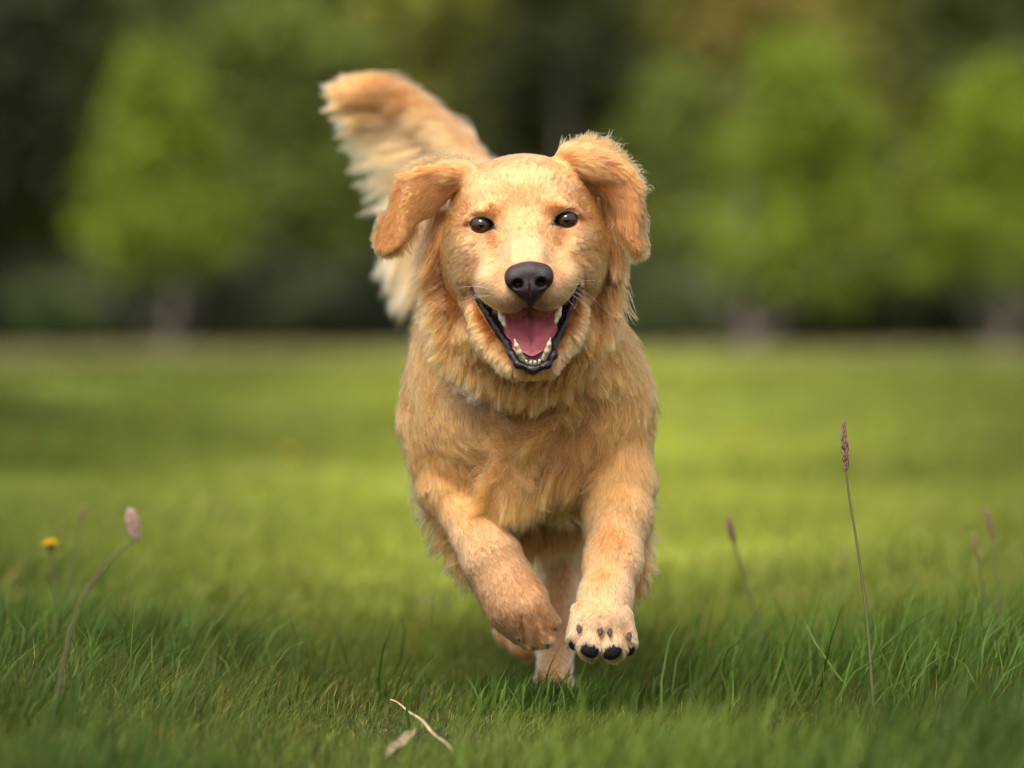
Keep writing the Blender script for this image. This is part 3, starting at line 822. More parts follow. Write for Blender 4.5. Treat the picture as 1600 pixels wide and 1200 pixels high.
# fringe of wavy locks along the lower edge of the ruff
q, t = along([(688, 470, 95, -.75, .65, 34), (700, 535, 92, -.55, .83, 38), (745, 580, 62, -.35, .93, 38), (790, 596, 50, -.1, 1, 36), (850, 596, 52, -.25, .97, 42), (905, 562, 66, -.2, .98, 44), (945, 505, 90, .1, 1, 42), (958, 450, 95, .35, .93, 36)], 9000, r, 9)
feather(q[:, :3], np.stack([q[:, 3], q[:, 4], np.full(len(q), -.05)], 1), q[:, 5]*r.uniform(.5, 1.15, len(q)), (.66, .27, .075), .44, K=10, wave=4.5, droop=.1, seed=14, jit=.13, cstr=.85, cs=36)
# wisps at the ear tips and along the free edges of the ears
q, t = along([(602, 330, 72, -.5, .85, 14), (590, 368, 66, -.6, .8, 15), (600, 392, 60, -.1, 1, 15), (626, 386, 56, .2, 1, 14), (652, 350, 58, .2, 1, 18)], 1500, r, 4)
feather(q[:, :3], np.stack([q[:, 3], q[:, 4], np.zeros(len(q))], 1), q[:, 5]*r.uniform(.4, 1.2, len(q)), (.50, .21, .07), .36, K=7, wave=1.5, droop=.1, seed=16, jit=.2, cstr=.7)
q, t = along([(1003, 330, 56, .4, .9, 14), (1005, 380, 54, .25, 1, 14), (994, 396, 50, 0, 1, 16), (976, 372, 66, -.1, 1, 18), (962, 335, 72, -.1, 1, 20)], 1500, r, 4)
feather(q[:, :3], np.stack([q[:, 3], q[:, 4], np.zeros(len(q))], 1), q[:, 5]*r.uniform(.4, 1.2, len(q)), (.52, .23, .08), .36, K=7, wave=1.5, droop=.1, seed=17, jit=.2, cstr=.7)
# rough pinkish patch at the left of the throat
q, t = along([(722, 592, 84, .5, .7, 14), (738, 604, 74, .5, .8, 16), (754, 612, 70, .3, .9, 14)], 2600, r, 7)
feather(q[:, :3], np.stack([q[:, 3], q[:, 4], np.full(len(q), -.2)], 1), q[:, 5]*r.uniform(.5, 1.15, len(q)), (.52, .33, .26), .42, K=8, wave=3, droop=.1, seed=15, jit=.5, cstr=.8, cs=24)
# tuft on the ear at the right, curls beside the neck on both sides
q, t = along([(880, 232, 70, .1, -1, 18), (915, 222, 60, .25, -.95, 24), (948, 228, 55, .55, -.8, 24), (985, 262, 50, .8, -.5, 18), (1004, 300, 60, 1, -.1, 14)], 1500, r, 5)
feather(q[:, :3], np.stack([q[:, 3], q[:, 4], np.zeros(len(q))], 1), q[:, 5]*r.uniform(.2, .95, len(q)), GOLD, .32, K=7, wave=2, droop=.5, seed=9, jit=.3, cstr=.4)
q, t = along([(735, 252, 80, -.6, -.7, 14), (690, 248, 62, -.7, -.5, 16), (650, 256, 55, -.8, -.2, 16), (618, 276, 60, -.9, .1, 12)], 800, r, 4)
feather(q[:, :3], np.stack([q[:, 3], q[:, 4], np.zeros(len(q))], 1), q[:, 5]*r.uniform(.3, 1.1, len(q)), GOLD, .3, K=7, wave=1.5, droop=.4, seed=10, jit=.3, cstr=.4)
# wavy locks that hang in front of the hollow of each ear down the side of the neck
q, t = along([(688, 330, 92, -.2, .95, 60), (682, 360, 90, -.25, .95, 60), (676, 400, 80, -.4, .9, 46), (682, 440, 90, -.8, .6, 36), (694, 480, 95, -.95, .3, 32)], 6000, r, 6)
feather(q[:, :3], np.stack([q[:, 3], q[:, 4], np.full(len(q), .15)], 1), q[:, 5]*r.uniform(.4, 1.1, len(q)), TAN, .38, wave=4, droop=.1, seed=12, jit=.14, cstr=.8)
q, t = along([(948, 300, 70, .25, .95, 66), (956, 340, 88, .2, .97, 60), (962, 385, 80, .1, 1, 46), (958, 430, 90, .4, .9, 34), (950, 480, 95, .3, .95, 32)], 6000, r, 6)
feather(q[:, :3], np.stack([q[:, 3], q[:, 4], np.full(len(q), .15)], 1), q[:, 5]*r.uniform(.4, 1.1, len(q)), TAN, .38, wave=4, droop=.1, seed=13, jit=.14, cstr=.8)

def hair_mat(name, rough=.38, radial=.55):
    m = bpy.data.materials.new(name); m.use_nodes = True
    nt = m.node_tree; nt.nodes.remove(nt.nodes['Principled BSDF'])
    h = nt.nodes.new('ShaderNodeBsdfHairPrincipled')
    h.model = 'CHIANG'; h.parametrization = 'COLOR'
    a = nt.nodes.new('ShaderNodeAttribute'); a.attribute_name = 'hair_col'
    hi = nt.nodes.new('ShaderNodeHairInfo')
    ramp = nt.nodes.new('ShaderNodeMapRange'); ramp.inputs['To Min'].default_value = .40; ramp.inputs['To Max'].default_value = 1.06  # roots naturally darker than tips, deepened to paint shade between the locks
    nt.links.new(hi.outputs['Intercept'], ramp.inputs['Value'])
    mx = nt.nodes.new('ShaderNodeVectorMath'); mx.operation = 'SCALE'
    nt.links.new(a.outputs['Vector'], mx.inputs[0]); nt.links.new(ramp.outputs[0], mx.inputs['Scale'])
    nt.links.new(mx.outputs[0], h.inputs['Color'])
    h.inputs['Roughness'].default_value = rough; h.inputs['Radial Roughness'].default_value = radial
    h.inputs['IOR'].default_value = 1.45
    nt.links.new(h.outputs[0], nt.nodes['Material Output'].inputs['Surface'])
    return m
M_fur = hair_mat('fur')

def hair_object(name, hairs, m, parent, tipr=.18):
    sizes = np.concatenate([np.full(len(p), p.shape[1], np.int32) for p, _, _ in hairs])
    pos = np.concatenate([PW(p).reshape(-1, 3) for p, _, _ in hairs]).astype(np.float32)
    rad = []
    for p, r_, _ in hairs:
        K = p.shape[1]; s = np.linspace(0, 1, K)
        sc_ = (D0+p[:, 0, 2]/1400.0)/F_PX
        rad.append((np.asarray(r_)[:, None]*sc_[:, None]*(1-(1-tipr)*s[None]**1.5)).ravel())
    rad = np.concatenate(rad).astype(np.float32)
    col = np.concatenate([c for _, _, c in hairs]).astype(np.float32)
    h = bpy.data.hair_curves.new(name)
    h.add_curves(sizes.tolist())
    h.attributes['position'].data.foreach_set('vector', pos.ravel())
    ra = h.attributes.get('radius') or h.attributes.new('radius', 'FLOAT', 'POINT')
    ra.data.foreach_set('value', rad)
    ca = h.attributes.new('hair_col', 'FLOAT_COLOR', 'CURVE')
    c4 = np.ones((len(col), 4), np.float32); c4[:, :3] = col
    ca.data.foreach_set('color', c4.ravel())
    h.materials.append(m)
    o = bpy.data.objects.new(name, h)
    link(o, parent)
    print('hair', name, len(sizes), len(pos))
    return o
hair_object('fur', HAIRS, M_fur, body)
# whiskers
W_ = []
r = np.random.default_rng(5)
for s in (-1, 1):
    for i in range(9):
        c = H(s*(62+r.uniform(-16, 16)), 104+r.uniform(-12, 14), -100)
        w = depth(c[0], c[1]) or -100
        W_.append(((c[0], c[1], w), (s*r.uniform(.6, 1), r.uniform(-.2, .6), .1), r.uniform(25, 60)))
root = np.array([a for a, _, _ in W_], float); dd = np.array([b for _, b, _ in W_], float); dd /= np.linalg.norm(dd, axis=1, keepdims=True)
ln = np.array([c for _, _, c in W_])
pts = np.empty((len(W_), 9, 3)); cur = root.copy(); pts[:, 0] = cur
for k in range(1, 9):
    cur = cur+(dd+np.array([0, .5, .2])*(k/8)**1.5)*(ln/8)[:, None]; pts[:, k] = cur
hair_object('whiskers', [(pts, np.full(len(W_), .40), np.tile(np.array([.8, .7, .5]), (len(W_), 1)))], M_fur, body)

# thin dark collar, mostly buried in the ruff
cp_ = []
for u, v in ((700, 566), (722, 585), (748, 598), (775, 605), (803, 608), (830, 607), (860, 600), (890, 586), (915, 566)):
    w = depth(u, v); cp_.append((u, v, (w if w is not None else 100)-15, 4.6))
cp_ = np.array(cp_, float); cp_[1:-1, 2] = (cp_[:-2, 2]+cp_[1:-1, 2]+cp_[2:, 2])/3
CL = SDF(); CL.chain([tuple(q) for q in cp_], 3)
sdf_part('collar', CL, cp_[:, :3].min(0)-9, cp_[:, :3].max(0)+9, 1.2, mat('collar_webbing', (.020, .022, .014), .7, .3), parent=DOG)
# ------------------------------------------------------------------ ground
def sm(x, a, b):
    t = np.clip((x-a)/(b-a), 0, 1); return t*t*(3-2*t)
def gz(x, y):
    x = np.asarray(x, float); y = np.asarray(y, float)
    z = 0.018*np.sin(x*1.9+.6)*np.sin(y*1.3+.2)+.012*np.sin(x*4.3+y*2.1)
    side = sm(np.abs(x-.0), .15, .9)*.035*(1-sm(y, 6, 9))
    z = z*np.clip((y-3)/3, .35, 1)+side-.008
    z = z+.11*(np.sin(x*1.1+1)*np.sin(y*.30+.5)+.5*np.sin(x*2.3+y*.5))*sm(y, 8, 16)*(1-sm(y, 25, 45))
    z = z+sm(y, 92, 180)*34
    return z
def grid_sheet(name, xs, ys, m):
    X, Y = np.meshgrid(xs, ys); Z = gz(X, Y)
    v = np.stack([X, Y, Z], -1).reshape(-1, 3); nx, ny = len(xs), len(ys)
    i = np.arange(ny-1)[:, None]*nx+np.arange(nx-1)[None]
    f = np.stack([i, i+1, i+nx+1, i+nx], -1).reshape(-1, 4)
    return np_mesh(name, v, f, m)
M_ground = bpy.data.materials.new('meadow_soil'); M_ground.use_nodes = True
nt = M_ground.node_tree; b = nt.nodes['Principled BSDF']; b.inputs['Roughness'].default_value = .95; b.inputs['Specular IOR Level'].default_value = .1
tc = nt.nodes.new('ShaderNodeTexCoord'); sepx = nt.nodes.new('ShaderNodeSeparateXYZ'); nt.links.new(tc.outputs['Object'], sepx.inputs[0])
n1 = nt.nodes.new('ShaderNodeTexNoise'); n1.inputs['Scale'].default_value = .5; n1.inputs['Detail'].default_value = 8; n1.inputs['Roughness'].default_value = .65
nt.links.new(tc.outputs['Object'], n1.inputs['Vector'])
r1 = nt.nodes.new('ShaderNodeValToRGB'); r1.color_ramp.elements[0].position = .36; r1.color_ramp.elements[1].position = .66
r1.color_ramp.elements[0].color = (.07, .098, .013, 1); r1.color_ramp.elements[1].color = (.21, .235, .032, 1)
nt.links.new(n1.outputs['Fac'], r1.inputs[0])
n2 = nt.nodes.new('ShaderNodeTexNoise'); n2.inputs['Scale'].default_value = 60; n2.inputs['Detail'].default_value = 6
nt.links.new(tc.outputs['Object'], n2.inputs['Vector'])
r2_ = nt.nodes.new('ShaderNodeValToRGB'); r2_.color_ramp.elements[0].color = (.018, .018, .007, 1); r2_.color_ramp.elements[1].color = (.05, .055, .016, 1)
r2_.color_ramp.elements[0].position = .35; r2_.color_ramp.elements[1].position = .7
nt.links.new(n2.outputs['Fac'], r2_.inputs[0])
mr = nt.nodes.new('ShaderNodeMapRange'); mr.inputs['From Min'].default_value = 7; mr.inputs['From Max'].default_value = 22
nt.links.new(sepx.outputs['Y'], mr.inputs['Value'])
mx = nt.nodes.new('ShaderNodeMix'); mx.data_type = 'RGBA'
nt.links.new(mr.outputs[0], mx.inputs[0]); nt.links.new(r2_.outputs[0], mx.inputs[6]); nt.links.new(r1.outputs[0], mx.inputs[7])
mr2 = nt.nodes.new('ShaderNodeMapRange'); mr2.inputs['From Min'].default_value = 43.5; mr2.inputs['From Max'].default_value = 49
nt.links.new(sepx.outputs['Y'], mr2.inputs['Value'])
mx2 = nt.nodes.new('ShaderNodeMix'); mx2.data_type = 'RGBA'; mx2.inputs[7].default_value = (.022, .028, .010, 1)   # leaf litter of the wood floor
nt.links.new(mr2.outputs[0], mx2.inputs[0]); nt.links.new(mx.outputs[2], mx2.inputs[6]); nt.links.new(mx2.outputs[2], b.inputs['Base Color'])
xs = np.concatenate([-np.geomspace(300, 3, 40), np.linspace(-2.9, 2.9, 90), np.geomspace(3, 300, 40)])
ys = np.concatenate([[-60, -20, -6, 0], np.linspace(1, 9, 110), np.geomspace(9.2, 420, 150)])
g = grid_sheet('ground', xs, ys, M_ground); tag(g, kind='structure')

# ------------------------------------------------------------------ grass
def n2d(x, y, s, seed):
    return vnoise(np.stack([x, y, np.zeros(len(x))], 1), s, seed)
def vignette_mask(x, y):
    """yellower grass down the middle; bright centre of a vignette painted into its colour"""
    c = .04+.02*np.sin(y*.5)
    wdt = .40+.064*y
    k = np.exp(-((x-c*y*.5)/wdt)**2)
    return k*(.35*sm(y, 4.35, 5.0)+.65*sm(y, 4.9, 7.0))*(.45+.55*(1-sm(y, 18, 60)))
GR = {'v': [], 'f': [], 'c': []}; gcount = 0
def blades(x, y, h, wd, lean, az, base, tip, seed, K=4):
    global gcount
    r = np.random.default_rng(seed); n = len(x)
    z = gz(x, y)-.004
    yaw = r.uniform(0, PI, n)
    bx, by = np.cos(yaw)*wd/2, np.sin(yaw)*wd/2
    s = np.linspace(0, 1, K)
    off = lean*h
    kink = r.normal(0, .10, (n, 2))*h[:, None]
    vs = np.empty((n, K, 2, 3)); cs = np.empty((n, K, 2, 3))
    for k in range(K):
        q = s[k]**1.8
        cx = x+np.cos(az)*off*q+kink[:, 0]*math.sin(s[k]*PI); cy = y+np.sin(az)*off*q+kink[:, 1]*math.sin(s[k]*PI)
        cz = z+h*s[k]*np.sqrt(np.clip(1-(lean*q)**2*.55, .15, 1))
        wk = (1-s[k]**2.2)*.92+.08
        vs[:, k, 0] = np.stack([cx-bx*wk, cy-by*wk, cz], 1); vs[:, k, 1] = np.stack([cx+bx*wk, cy+by*wk, cz], 1)
        cs[:, k, 0] = cs[:, k, 1] = base*(1-s[k])+tip*s[k]
    i = gcount+np.arange(n)[:, None]*(K*2)+np.arange(K-1)[None]*2
    f = np.stack([i, i+1, i+3, i+2], -1).reshape(-1, 4)
    GR['v'].append(vs.reshape(-1, 3)); GR['f'].append(f); GR['c'].append(cs.reshape(-1, 3)); gcount += n*K*2
def zone(n, y0, y1, xw, hh, ww, seed, far=0.0):
    r = np.random.default_rng(seed)
    y = y0+(y1-y0)*r.random(int(n*1.4)); x = (r.random(len(y))*2-1)*(xw[0]+(xw[1]-xw[0])*(y-y0)/(y1-y0))
    keep = r.random(len(y)) < np.clip(.78+.45*n2d(x, y, .07+.02*y*far, seed), .12, 1)
    x, y = x[keep][:n], y[keep][:n]; n = len(x)
    sides = sm(np.abs(x-.02), .10, .62)*(1-sm(y, 7, 11))
    hgt = hh*(.55+.60*sides)*np.clip(1+.28*n2d(x, y, .16, 31)+r.normal(0, .2, n), .25, 1.55)
    bare = np.exp(-(((x+.10)/.11)**2+((y-4.12)/.22)**2)); hgt = hgt*(1-.72*bare)
    az = .15+1.3*n2d(x, y, .35, 32)+r.normal(0, .9, n)
    lean = np.clip(.45+.25*n2d(x, y, .2, 33)+r.normal(0, .28, n), 0, 1.25)
    k = np.clip(vignette_mask(x, y)+.15*n2d(x, y, .5, 34), 0, 1)[:, None]
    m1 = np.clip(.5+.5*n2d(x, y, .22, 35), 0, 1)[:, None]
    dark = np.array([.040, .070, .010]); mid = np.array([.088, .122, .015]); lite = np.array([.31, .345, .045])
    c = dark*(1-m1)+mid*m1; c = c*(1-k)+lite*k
    c = c*(1+.22*n2d(x, y, .55, 36)*sm(y, 6, 10)+.16*n2d(x, y, .12, 37)*(1-sm(y, 6, 10)))[:, None]*np.clip(r.normal(1, .25, (n, 1)), .4, 1.8)
    c = c*(.72+.28*sm(y, 4.0, 6.6))[:, None]*(1-.18*sm(y, 8, 14)*(1-k[:, 0]))[:, None]  # near and side grass darkened: vignette falloff painted into the blade colour
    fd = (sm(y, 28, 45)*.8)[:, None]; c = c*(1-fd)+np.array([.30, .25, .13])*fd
    rr_ = r.random(n)
    dry = rr_ < .035; c[dry] = np.array([.30, .22, .08])*r.uniform(.6, 1.2, (dry.sum(), 1))
    yl = (rr_ > .035) & (rr_ < .09); c[yl] = np.array([.26, .28, .05])*r.uniform(.6, 1.1, (yl.sum(), 1))
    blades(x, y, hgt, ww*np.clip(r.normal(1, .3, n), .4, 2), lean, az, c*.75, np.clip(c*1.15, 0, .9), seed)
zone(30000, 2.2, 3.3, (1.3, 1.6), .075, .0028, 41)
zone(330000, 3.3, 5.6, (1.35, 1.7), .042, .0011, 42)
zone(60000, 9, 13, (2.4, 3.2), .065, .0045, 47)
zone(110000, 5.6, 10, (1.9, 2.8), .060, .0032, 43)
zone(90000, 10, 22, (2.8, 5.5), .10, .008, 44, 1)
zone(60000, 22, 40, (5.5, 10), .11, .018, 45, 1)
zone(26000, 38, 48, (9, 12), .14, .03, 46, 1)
# taller, paler tufts close to the lens at the lower right and lower left
for (cx, cy, n, hh, sp, col, sd) in ((.045, 4.44, 700, .042, .06, (.07, .12, .016), 50), (.155, 3.52, 900, .085, .10, (.10, .145, .02), 51), (.33, 3.35, 500, .075, .09, (.06, .095, .013), 52), (-.38, 3.4, 500, .085, .10, (.045, .08, .012), 53), (.50, 3.6, 900, .10, .13, (.045, .078, .011), 54), (-.62, 3.9, 700, .09, .15, (.045, .078, .011), 55),
                                     (.42, 4.75, 700, .085, .16, (.06, .11, .014), 56), (.60, 4.5, 900, .09, .16, (.06, .11, .014), 57), (-.62, 4.7, 900, .08, .2, (.05, .095, .013), 58)):
    r = np.random.default_rng(sd); x = cx+r.normal(0, sp, n); y = cy+r.normal(0, sp, n)
    c = np.array(col)*np.clip(r.normal(1, .22, (n, 1)), .5, 1.6)
    blades(x, y, hh*np.clip(r.normal(1, .25, n), .4, 1.6), np.full(n, .003), np.clip(r.normal(.4, .2, n), 0, 1), r.normal(.4, 1.0, n), c*.8, c*1.2, sd)
M_grass = bpy.data.materials.new('grass_blade'); M_grass.use_nodes = True
nt = M_grass.node_tree; b = nt.nodes['Principled BSDF']; b.inputs['Roughness'].default_value = .55; b.inputs['Specular IOR Level'].default_value = .15
a = nt.nodes.new('ShaderNodeAttribute'); a.attribute_name = 'col'; nt.links.new(a.outputs['Color'], b.inputs['Base Color'])
tr = nt.nodes.new('ShaderNodeBsdfTranslucent'); nt.links.new(a.outputs['Color'], tr.inputs['Color'])
ms = nt.nodes.new('ShaderNodeMixShader'); ms.inputs[0].default_value = .35
nt.links.new(b.outputs[0], ms.inputs[1]); nt.links.new(tr.outputs[0], ms.inputs[2]); nt.links.new(ms.outputs[0], nt.nodes['Material Output'].inputs['Surface'])
gr = np_mesh('grass', np.concatenate(GR['v']), np.concatenate(GR['f']), M_grass, col=np.concatenate(GR['c']))
tag(gr, 'green meadow grass covering the ground', 'grass', kind='stuff')
print('grass verts', gcount)

# ------------------------------------------------------------------ tubes and small plants
def tube(path, n=8, cap=True):
    """path rows x, y, z, r (world)"""
    path = np.array(path, float); K = len(path); v = []; prev = None
    for i in range(K):
        t = path[min(i+1, K-1), :3]-path[max(i-1, 0), :3]; t /= np.linalg.norm(t)+1e-12
        a_ = np.array([1.0, 0, 0]) if abs(t[0]) < .9 else np.array([0, 1.0, 0])
        u = np.cross(t, a_) if prev is None else np.cross(t, np.cross(prev, t)); u /= np.linalg.norm(u); prev = u
        w = np.cross(t, u)
        for k in range(n):
            th = 2*PI*k/n; v.append(path[i, :3]+path[i, 3]*(math.cos(th)*u+math.sin(th)*w))
    f = [(i*n+k, i*n+(k+1) % n, (i+1)*n+(k+1) % n, (i+1)*n+k) for i in range(K-1) for k in range(n)]
    return np.array(v), np.array(f)
def merge(parts):
    V_, F_ = [], []; o = 0
    for v, f in parts:
        V_.append(v); F_.append(f+o); o += len(v)
    return np.concatenate(V_), np.concatenate(F_)
def spl(pts, n):
    """smooth resampling (Catmull-Rom)"""
    p = np.array(pts, float); p = np.vstack([2*p[0]-p[1], p, 2*p[-1]-p[-2]]); out = []
    m = len(p)-3
    for i in range(n):
        t = i/(n-1)*m; k = min(int(t), m-1); f = t-k
        a_, b_, c_, d_ = p[k:k+4]
        out.append(.5*((2*b_)+(-a_+c_)*f+(2*a_-5*b_+4*c_-d_)*f*f+(-a_+3*b_-3*c_+d_)*f**3))
    return np.array(out)
def px(u, v, D): return np.array(P(u, v, (D-D0)*1400))
M_stem = mat('dry_stem', (.10, .075, .035), .7, .3, noise=(40, (.09, .10, .03), .3, .7))
M_seed = mat('seed_head', (.30, .20, .13), .8, .2, noise=(300, (.16, .09, .06), .35, .65))
M_gstem = mat('green_stem', (.07, .09, .025), .6, .3, noise=(30, (.10, .07, .035), .4, .7))
def seed_stalk(name, pts, D, head, label, group, r0=.0016, stemm=None, gname='stalk'):
    """pts: photo points of the stem from the root to the tip; head: length of the seed head in px, radius in px"""
    w = np.array([px(u, v, D) for u, v in pts]); w[0, 2] = gz(w[0, 0], w[0, 1])-.01
    s = spl(w, 26); rad = np.linspace(r0, r0*.55, 26)[:, None]
    root = empty(name, tuple(w[0]))
    v, f = tube(np.hstack([s, rad])); np_mesh('stem', v, f, stemm or M_stem, parent=root)
    hl, hr = head[0]*D/F_PX, head[1]*D/F_PX
    d = s[-1]-s[-5]; d /= np.linalg.norm(d)
    r = np.random.default_rng(int(pts[0][0])); parts = []
    n = int(hl/.0016)
    for i in range(n):
        t = i/n; c = s[-1]-d*hl*(1-t)*.9; env = hr*(.35+.65*math.sin(PI*min(1, t*.9+.12)))
        for k in range(3):
            az = r.uniform(0, 2*PI); o = np.array([math.cos(az), math.sin(az), 0])
            p0 = c; p1 = c+o*env*.7+d*.0025; p2 = c+o*env+d*.0075
            parts.append(tube([[*p0, .0004], [*p1, env*.26+.0003], [*p2, .0001]], 5))
    v, f = merge(parts); np_mesh('seed_head', v, f, M_seed, parent=root)
    tag(root, label, 'grass stalk', group)
G1 = 'dry grass stalks with seed heads'
seed_stalk('grass_stalk', [(1368, 1125), (1357, 985), (1341, 860), (1325, 760), (1318, 662)], 4.25, (85, 6.5), 'tallest thin dark grass stalk with a narrow seed head, standing right of the dog', G1, r0=.0019)
seed_stalk('grass_stalk', [(1212, 1060), (1190, 990), (1165, 910), (1148, 850), (1139, 812)], 4.95, (46, 6), 'short leaning grass stalk with a blurred brown seed head, nearest the reaching paw', G1, r0=.0024)
seed_stalk('grass_stalk', [(1562, 1030), (1560, 930), (1552, 860), (1548, 825), (1541, 796)], 4.95, (60, 4.5), 'pale blurred grass stalk with a thin seed head at the right edge', G1, r0=.0014)
seed_stalk('grass_stalk', [(1545, 1035), (1540, 940), (1532, 890), (1526, 862), (1521, 838)], 4.9, (26, 3), 'short dark green grass stalk just left of the pale one at the right edge', G1, r0=.0020, stemm=M_gstem)
seed_stalk('grass_stalk', [(92, 1040), (100, 960), (112, 880), (122, 830), (129, 795)], 5.1, (30, 3.5), 'faint blurred grass stalk beside the yellow dandelion at the left', G1, r0=.0015)

# pinkish flower head on a bent stem
Dp = 3.78
w = np.array([px(u, v, Dp) for u, v in ((70, 1190), (84, 1110), (104, 1010), (128, 935), (168, 880), (206, 846))]); w[0, 2] = gz(w[0, 0], w[0, 1])-.01
s = spl(w, 30); root = empty('plantain', tuple(w[0]))
v, f = tube(np.hstack([s, np.linspace(.0019, .0013, 30)[:, None]])); np_mesh('stem', v, f, M_gstem, parent=root)
M_pink = mat('flower_head', (.52, .36, .30), .8, .2, noise=(250, (.30, .19, .15), .4, .7))
a0, a1 = px(213, 846, Dp), px(203, 798, Dp); r = np.random.default_rng(3); parts = []
for i in range(420):
    t = r.random(); c = a0+(a1-a0)*t; env = .0066*math.sin(PI*(.10+.84*t))**.6
    az = r.uniform(0, 2*PI); ax = (a1-a0)/np.linalg.norm(a1-a0); e1 = np.cross(ax, [0, 1, 0]); e1 /= np.linalg.norm(e1); e2 = np.cross(ax, e1)
    o = e1*math.cos(az)+e2*math.sin(az)
    parts.append(tube([[*(c+o*env*.2), .0008], [*(c+o*env*.75+ax*.001), .0014], [*(c+o*env+ax*.003), .0004]], 5))
v, f = merge(parts); np_mesh('flower_head', v, f, M_pink, parent=root)
tag(root, 'pinkish flower spike on a bent green stem at the lower left', 'flower')

# dandelions
M_yel = mat('petal', (.80, .60, .03), .6, .3, transl=.2)
def dandelion(u, v_, D, rpx, label, group, loc=None):
    c = px(u, v_, D); root = empty('dandelion', (c[0], c[1], float(gz(c[0], c[1]))))
    s = spl([[c[0]+.012, c[1], float(gz(c[0], c[1]))-.01], [c[0]+.006, c[1], c[2]*.5], [c[0], c[1], c[2]]], 10)
    R_ = rpx*D/F_PX
    v, f = tube(np.hstack([s, np.full((10, 1), .0018)])); np_mesh('stem', v, f, M_gstem, parent=root)
    r = np.random.default_rng(int(u)); parts = []
    for i in range(110):
        az = r.uniform(0, 2*PI); el = r.uniform(.05, 1.2); L_ = R_*r.uniform(.75, 1.05)
        d = np.array([math.cos(az)*math.cos(el), math.sin(az)*math.cos(el), math.sin(el)*.75])
        t_ = np.array([-math.sin(az), math.cos(az), 0])*R_*.12
        q = np.array([c-t_*.5, c+t_*.5, c+d*L_+t_, c+d*L_-t_]); parts.append((q, np.array([[0, 1, 2, 3]])))
    v, f = merge(parts); np_mesh('petals', v, f, M_yel, parent=root, smooth=False)
    v, f = tube([[c[0], c[1], c[2]-R_*.5, R_*.12], [c[0], c[1], c[2]-R_*.3, R_*.4], [c[0], c[1], c[2]+R_*.05, R_*.45]], 10); np_mesh('calyx', v, f, M_gstem, parent=root)
    tag(root, label, 'flower', group)
G2 = 'yellow dandelions in the meadow'
dandelion(78, 853, 5.1, 15, 'yellow dandelion head among the grass at the far left, nearest the camera', G2)
for u, v_, D, rp, lb in ((452, 712, 11.8, 12, 'small blurred yellow dandelion left of the dog, level with its chest'),
                         (243, 652, 16.5, 9, 'faint blurred yellow dandelion in the middle distance on the left'),
                         (1160, 690, 13.0, 12, 'blurred yellow dandelion just right of the dog, the upper of two'),
                         (1118, 768, 9.5, 12, 'blurred yellow dandelion just right of the dog, the lower of two')):
    dandelion(u, v_, D, rp, lb, G2)

# straw and dead leaf on the ground
M_straw = mat('straw', (.52, .40, .24), .7, .3, noise=(60, (.30, .20, .11), .35, .7))
sp_ = [(610, 1094, 4.24, .0012), (630, 1106, 4.19, .0018), (652, 1122, 4.11, .0024), (672, 1142, 4.03, .0026), (690, 1158, 3.96, .0024), (707, 1174, 3.88, .0015)]
s = spl([[*px(u, v, D), r_] for u, v, D, r_ in sp_], 24)
s[:, 3] *= .62; s[:, 2] += .0012*np.sin(np.arange(24)*.7)
v, f = tube(s, 8); st = np_mesh('straw', v, f, M_straw); tag(st, 'pale dry straw lying on the short grass below the dog', 'straw')
s = spl([[*px(600, 1192, 3.80), .0006], [*px(612, 1176, 3.86), .004], [*px(628, 1164, 3.92), .005], [*px(642, 1150, 3.97), .003], [*px(650, 1142, 4.0), .0006]], 16)
lv, lf = [], []
for i, q in enumerate(s):
    wdt = q[3]*2.2
    for k in range(5):
        t = (k-2)/2; lv.append([q[0]+t*wdt*.7, q[1]+t*wdt*.5, q[2]+.004*t*t+.0015*math.sin(i*1.3+k)])
for i in range(15):
    for k in range(4): lf.append((i*5+k, i*5+k+1, (i+1)*5+k+1, (i+1)*5+k))
lv = np.array(lv); lb_ = lv.copy(); lb_[:, 2] -= .0007
v, f = merge([(lv, np.array(lf)), (lb_, np.array(lf)[:, ::-1])])
dl = np_mesh('dead_leaf', v, f, mat('dead_leaf', (.42, .34, .22), .8, .2, noise=(80, (.22, .16, .09), .35, .65), transl=.2)); tag(dl, 'small curled dead leaf beside the straw on the ground', 'leaf')

# ------------------------------------------------------------------ trees
def leaf_mat(name):
    m = bpy.data.materials.new(name); m.use_nodes = True; nt = m.node_tree; b = nt.nodes['Principled BSDF']
    b.inputs['Roughness'].default_value = .6; b.inputs['Specular IOR Level'].default_value = .25
    a = nt.nodes.new('ShaderNodeAttribute'); a.attribute_name = 'col'; oi = nt.nodes.new('ShaderNodeObjectInfo')
    mx = nt.nodes.new('ShaderNodeMix'); mx.data_type = 'RGBA'; mx.blend_type = 'MULTIPLY'; mx.inputs[0].default_value = 1
    nt.links.new(a.outputs['Color'], mx.inputs[6]); nt.links.new(oi.outputs['Color'], mx.inputs[7]); nt.links.new(mx.outputs[2], b.inputs['Base Color'])
    tr = nt.nodes.new('ShaderNodeBsdfTranslucent'); nt.links.new(mx.outputs[2], tr.inputs['Color'])
    ms = nt.nodes.new('ShaderNodeMixShader'); ms.inputs[0].default_value = .3
    nt.links.new(b.outputs[0], ms.inputs[1]); nt.links.new(tr.outputs[0], ms.inputs[2]); nt.links.new(ms.outputs[0], nt.nodes['Material Output'].inputs['Surface'])
    return m
M_leaf = leaf_mat('leaves')
M_bark = mat('bark', (.36, .28, .25), .9, .2, noise=(6, (.20, .15, .13), .35, .7), bump=(30, .6, .02))
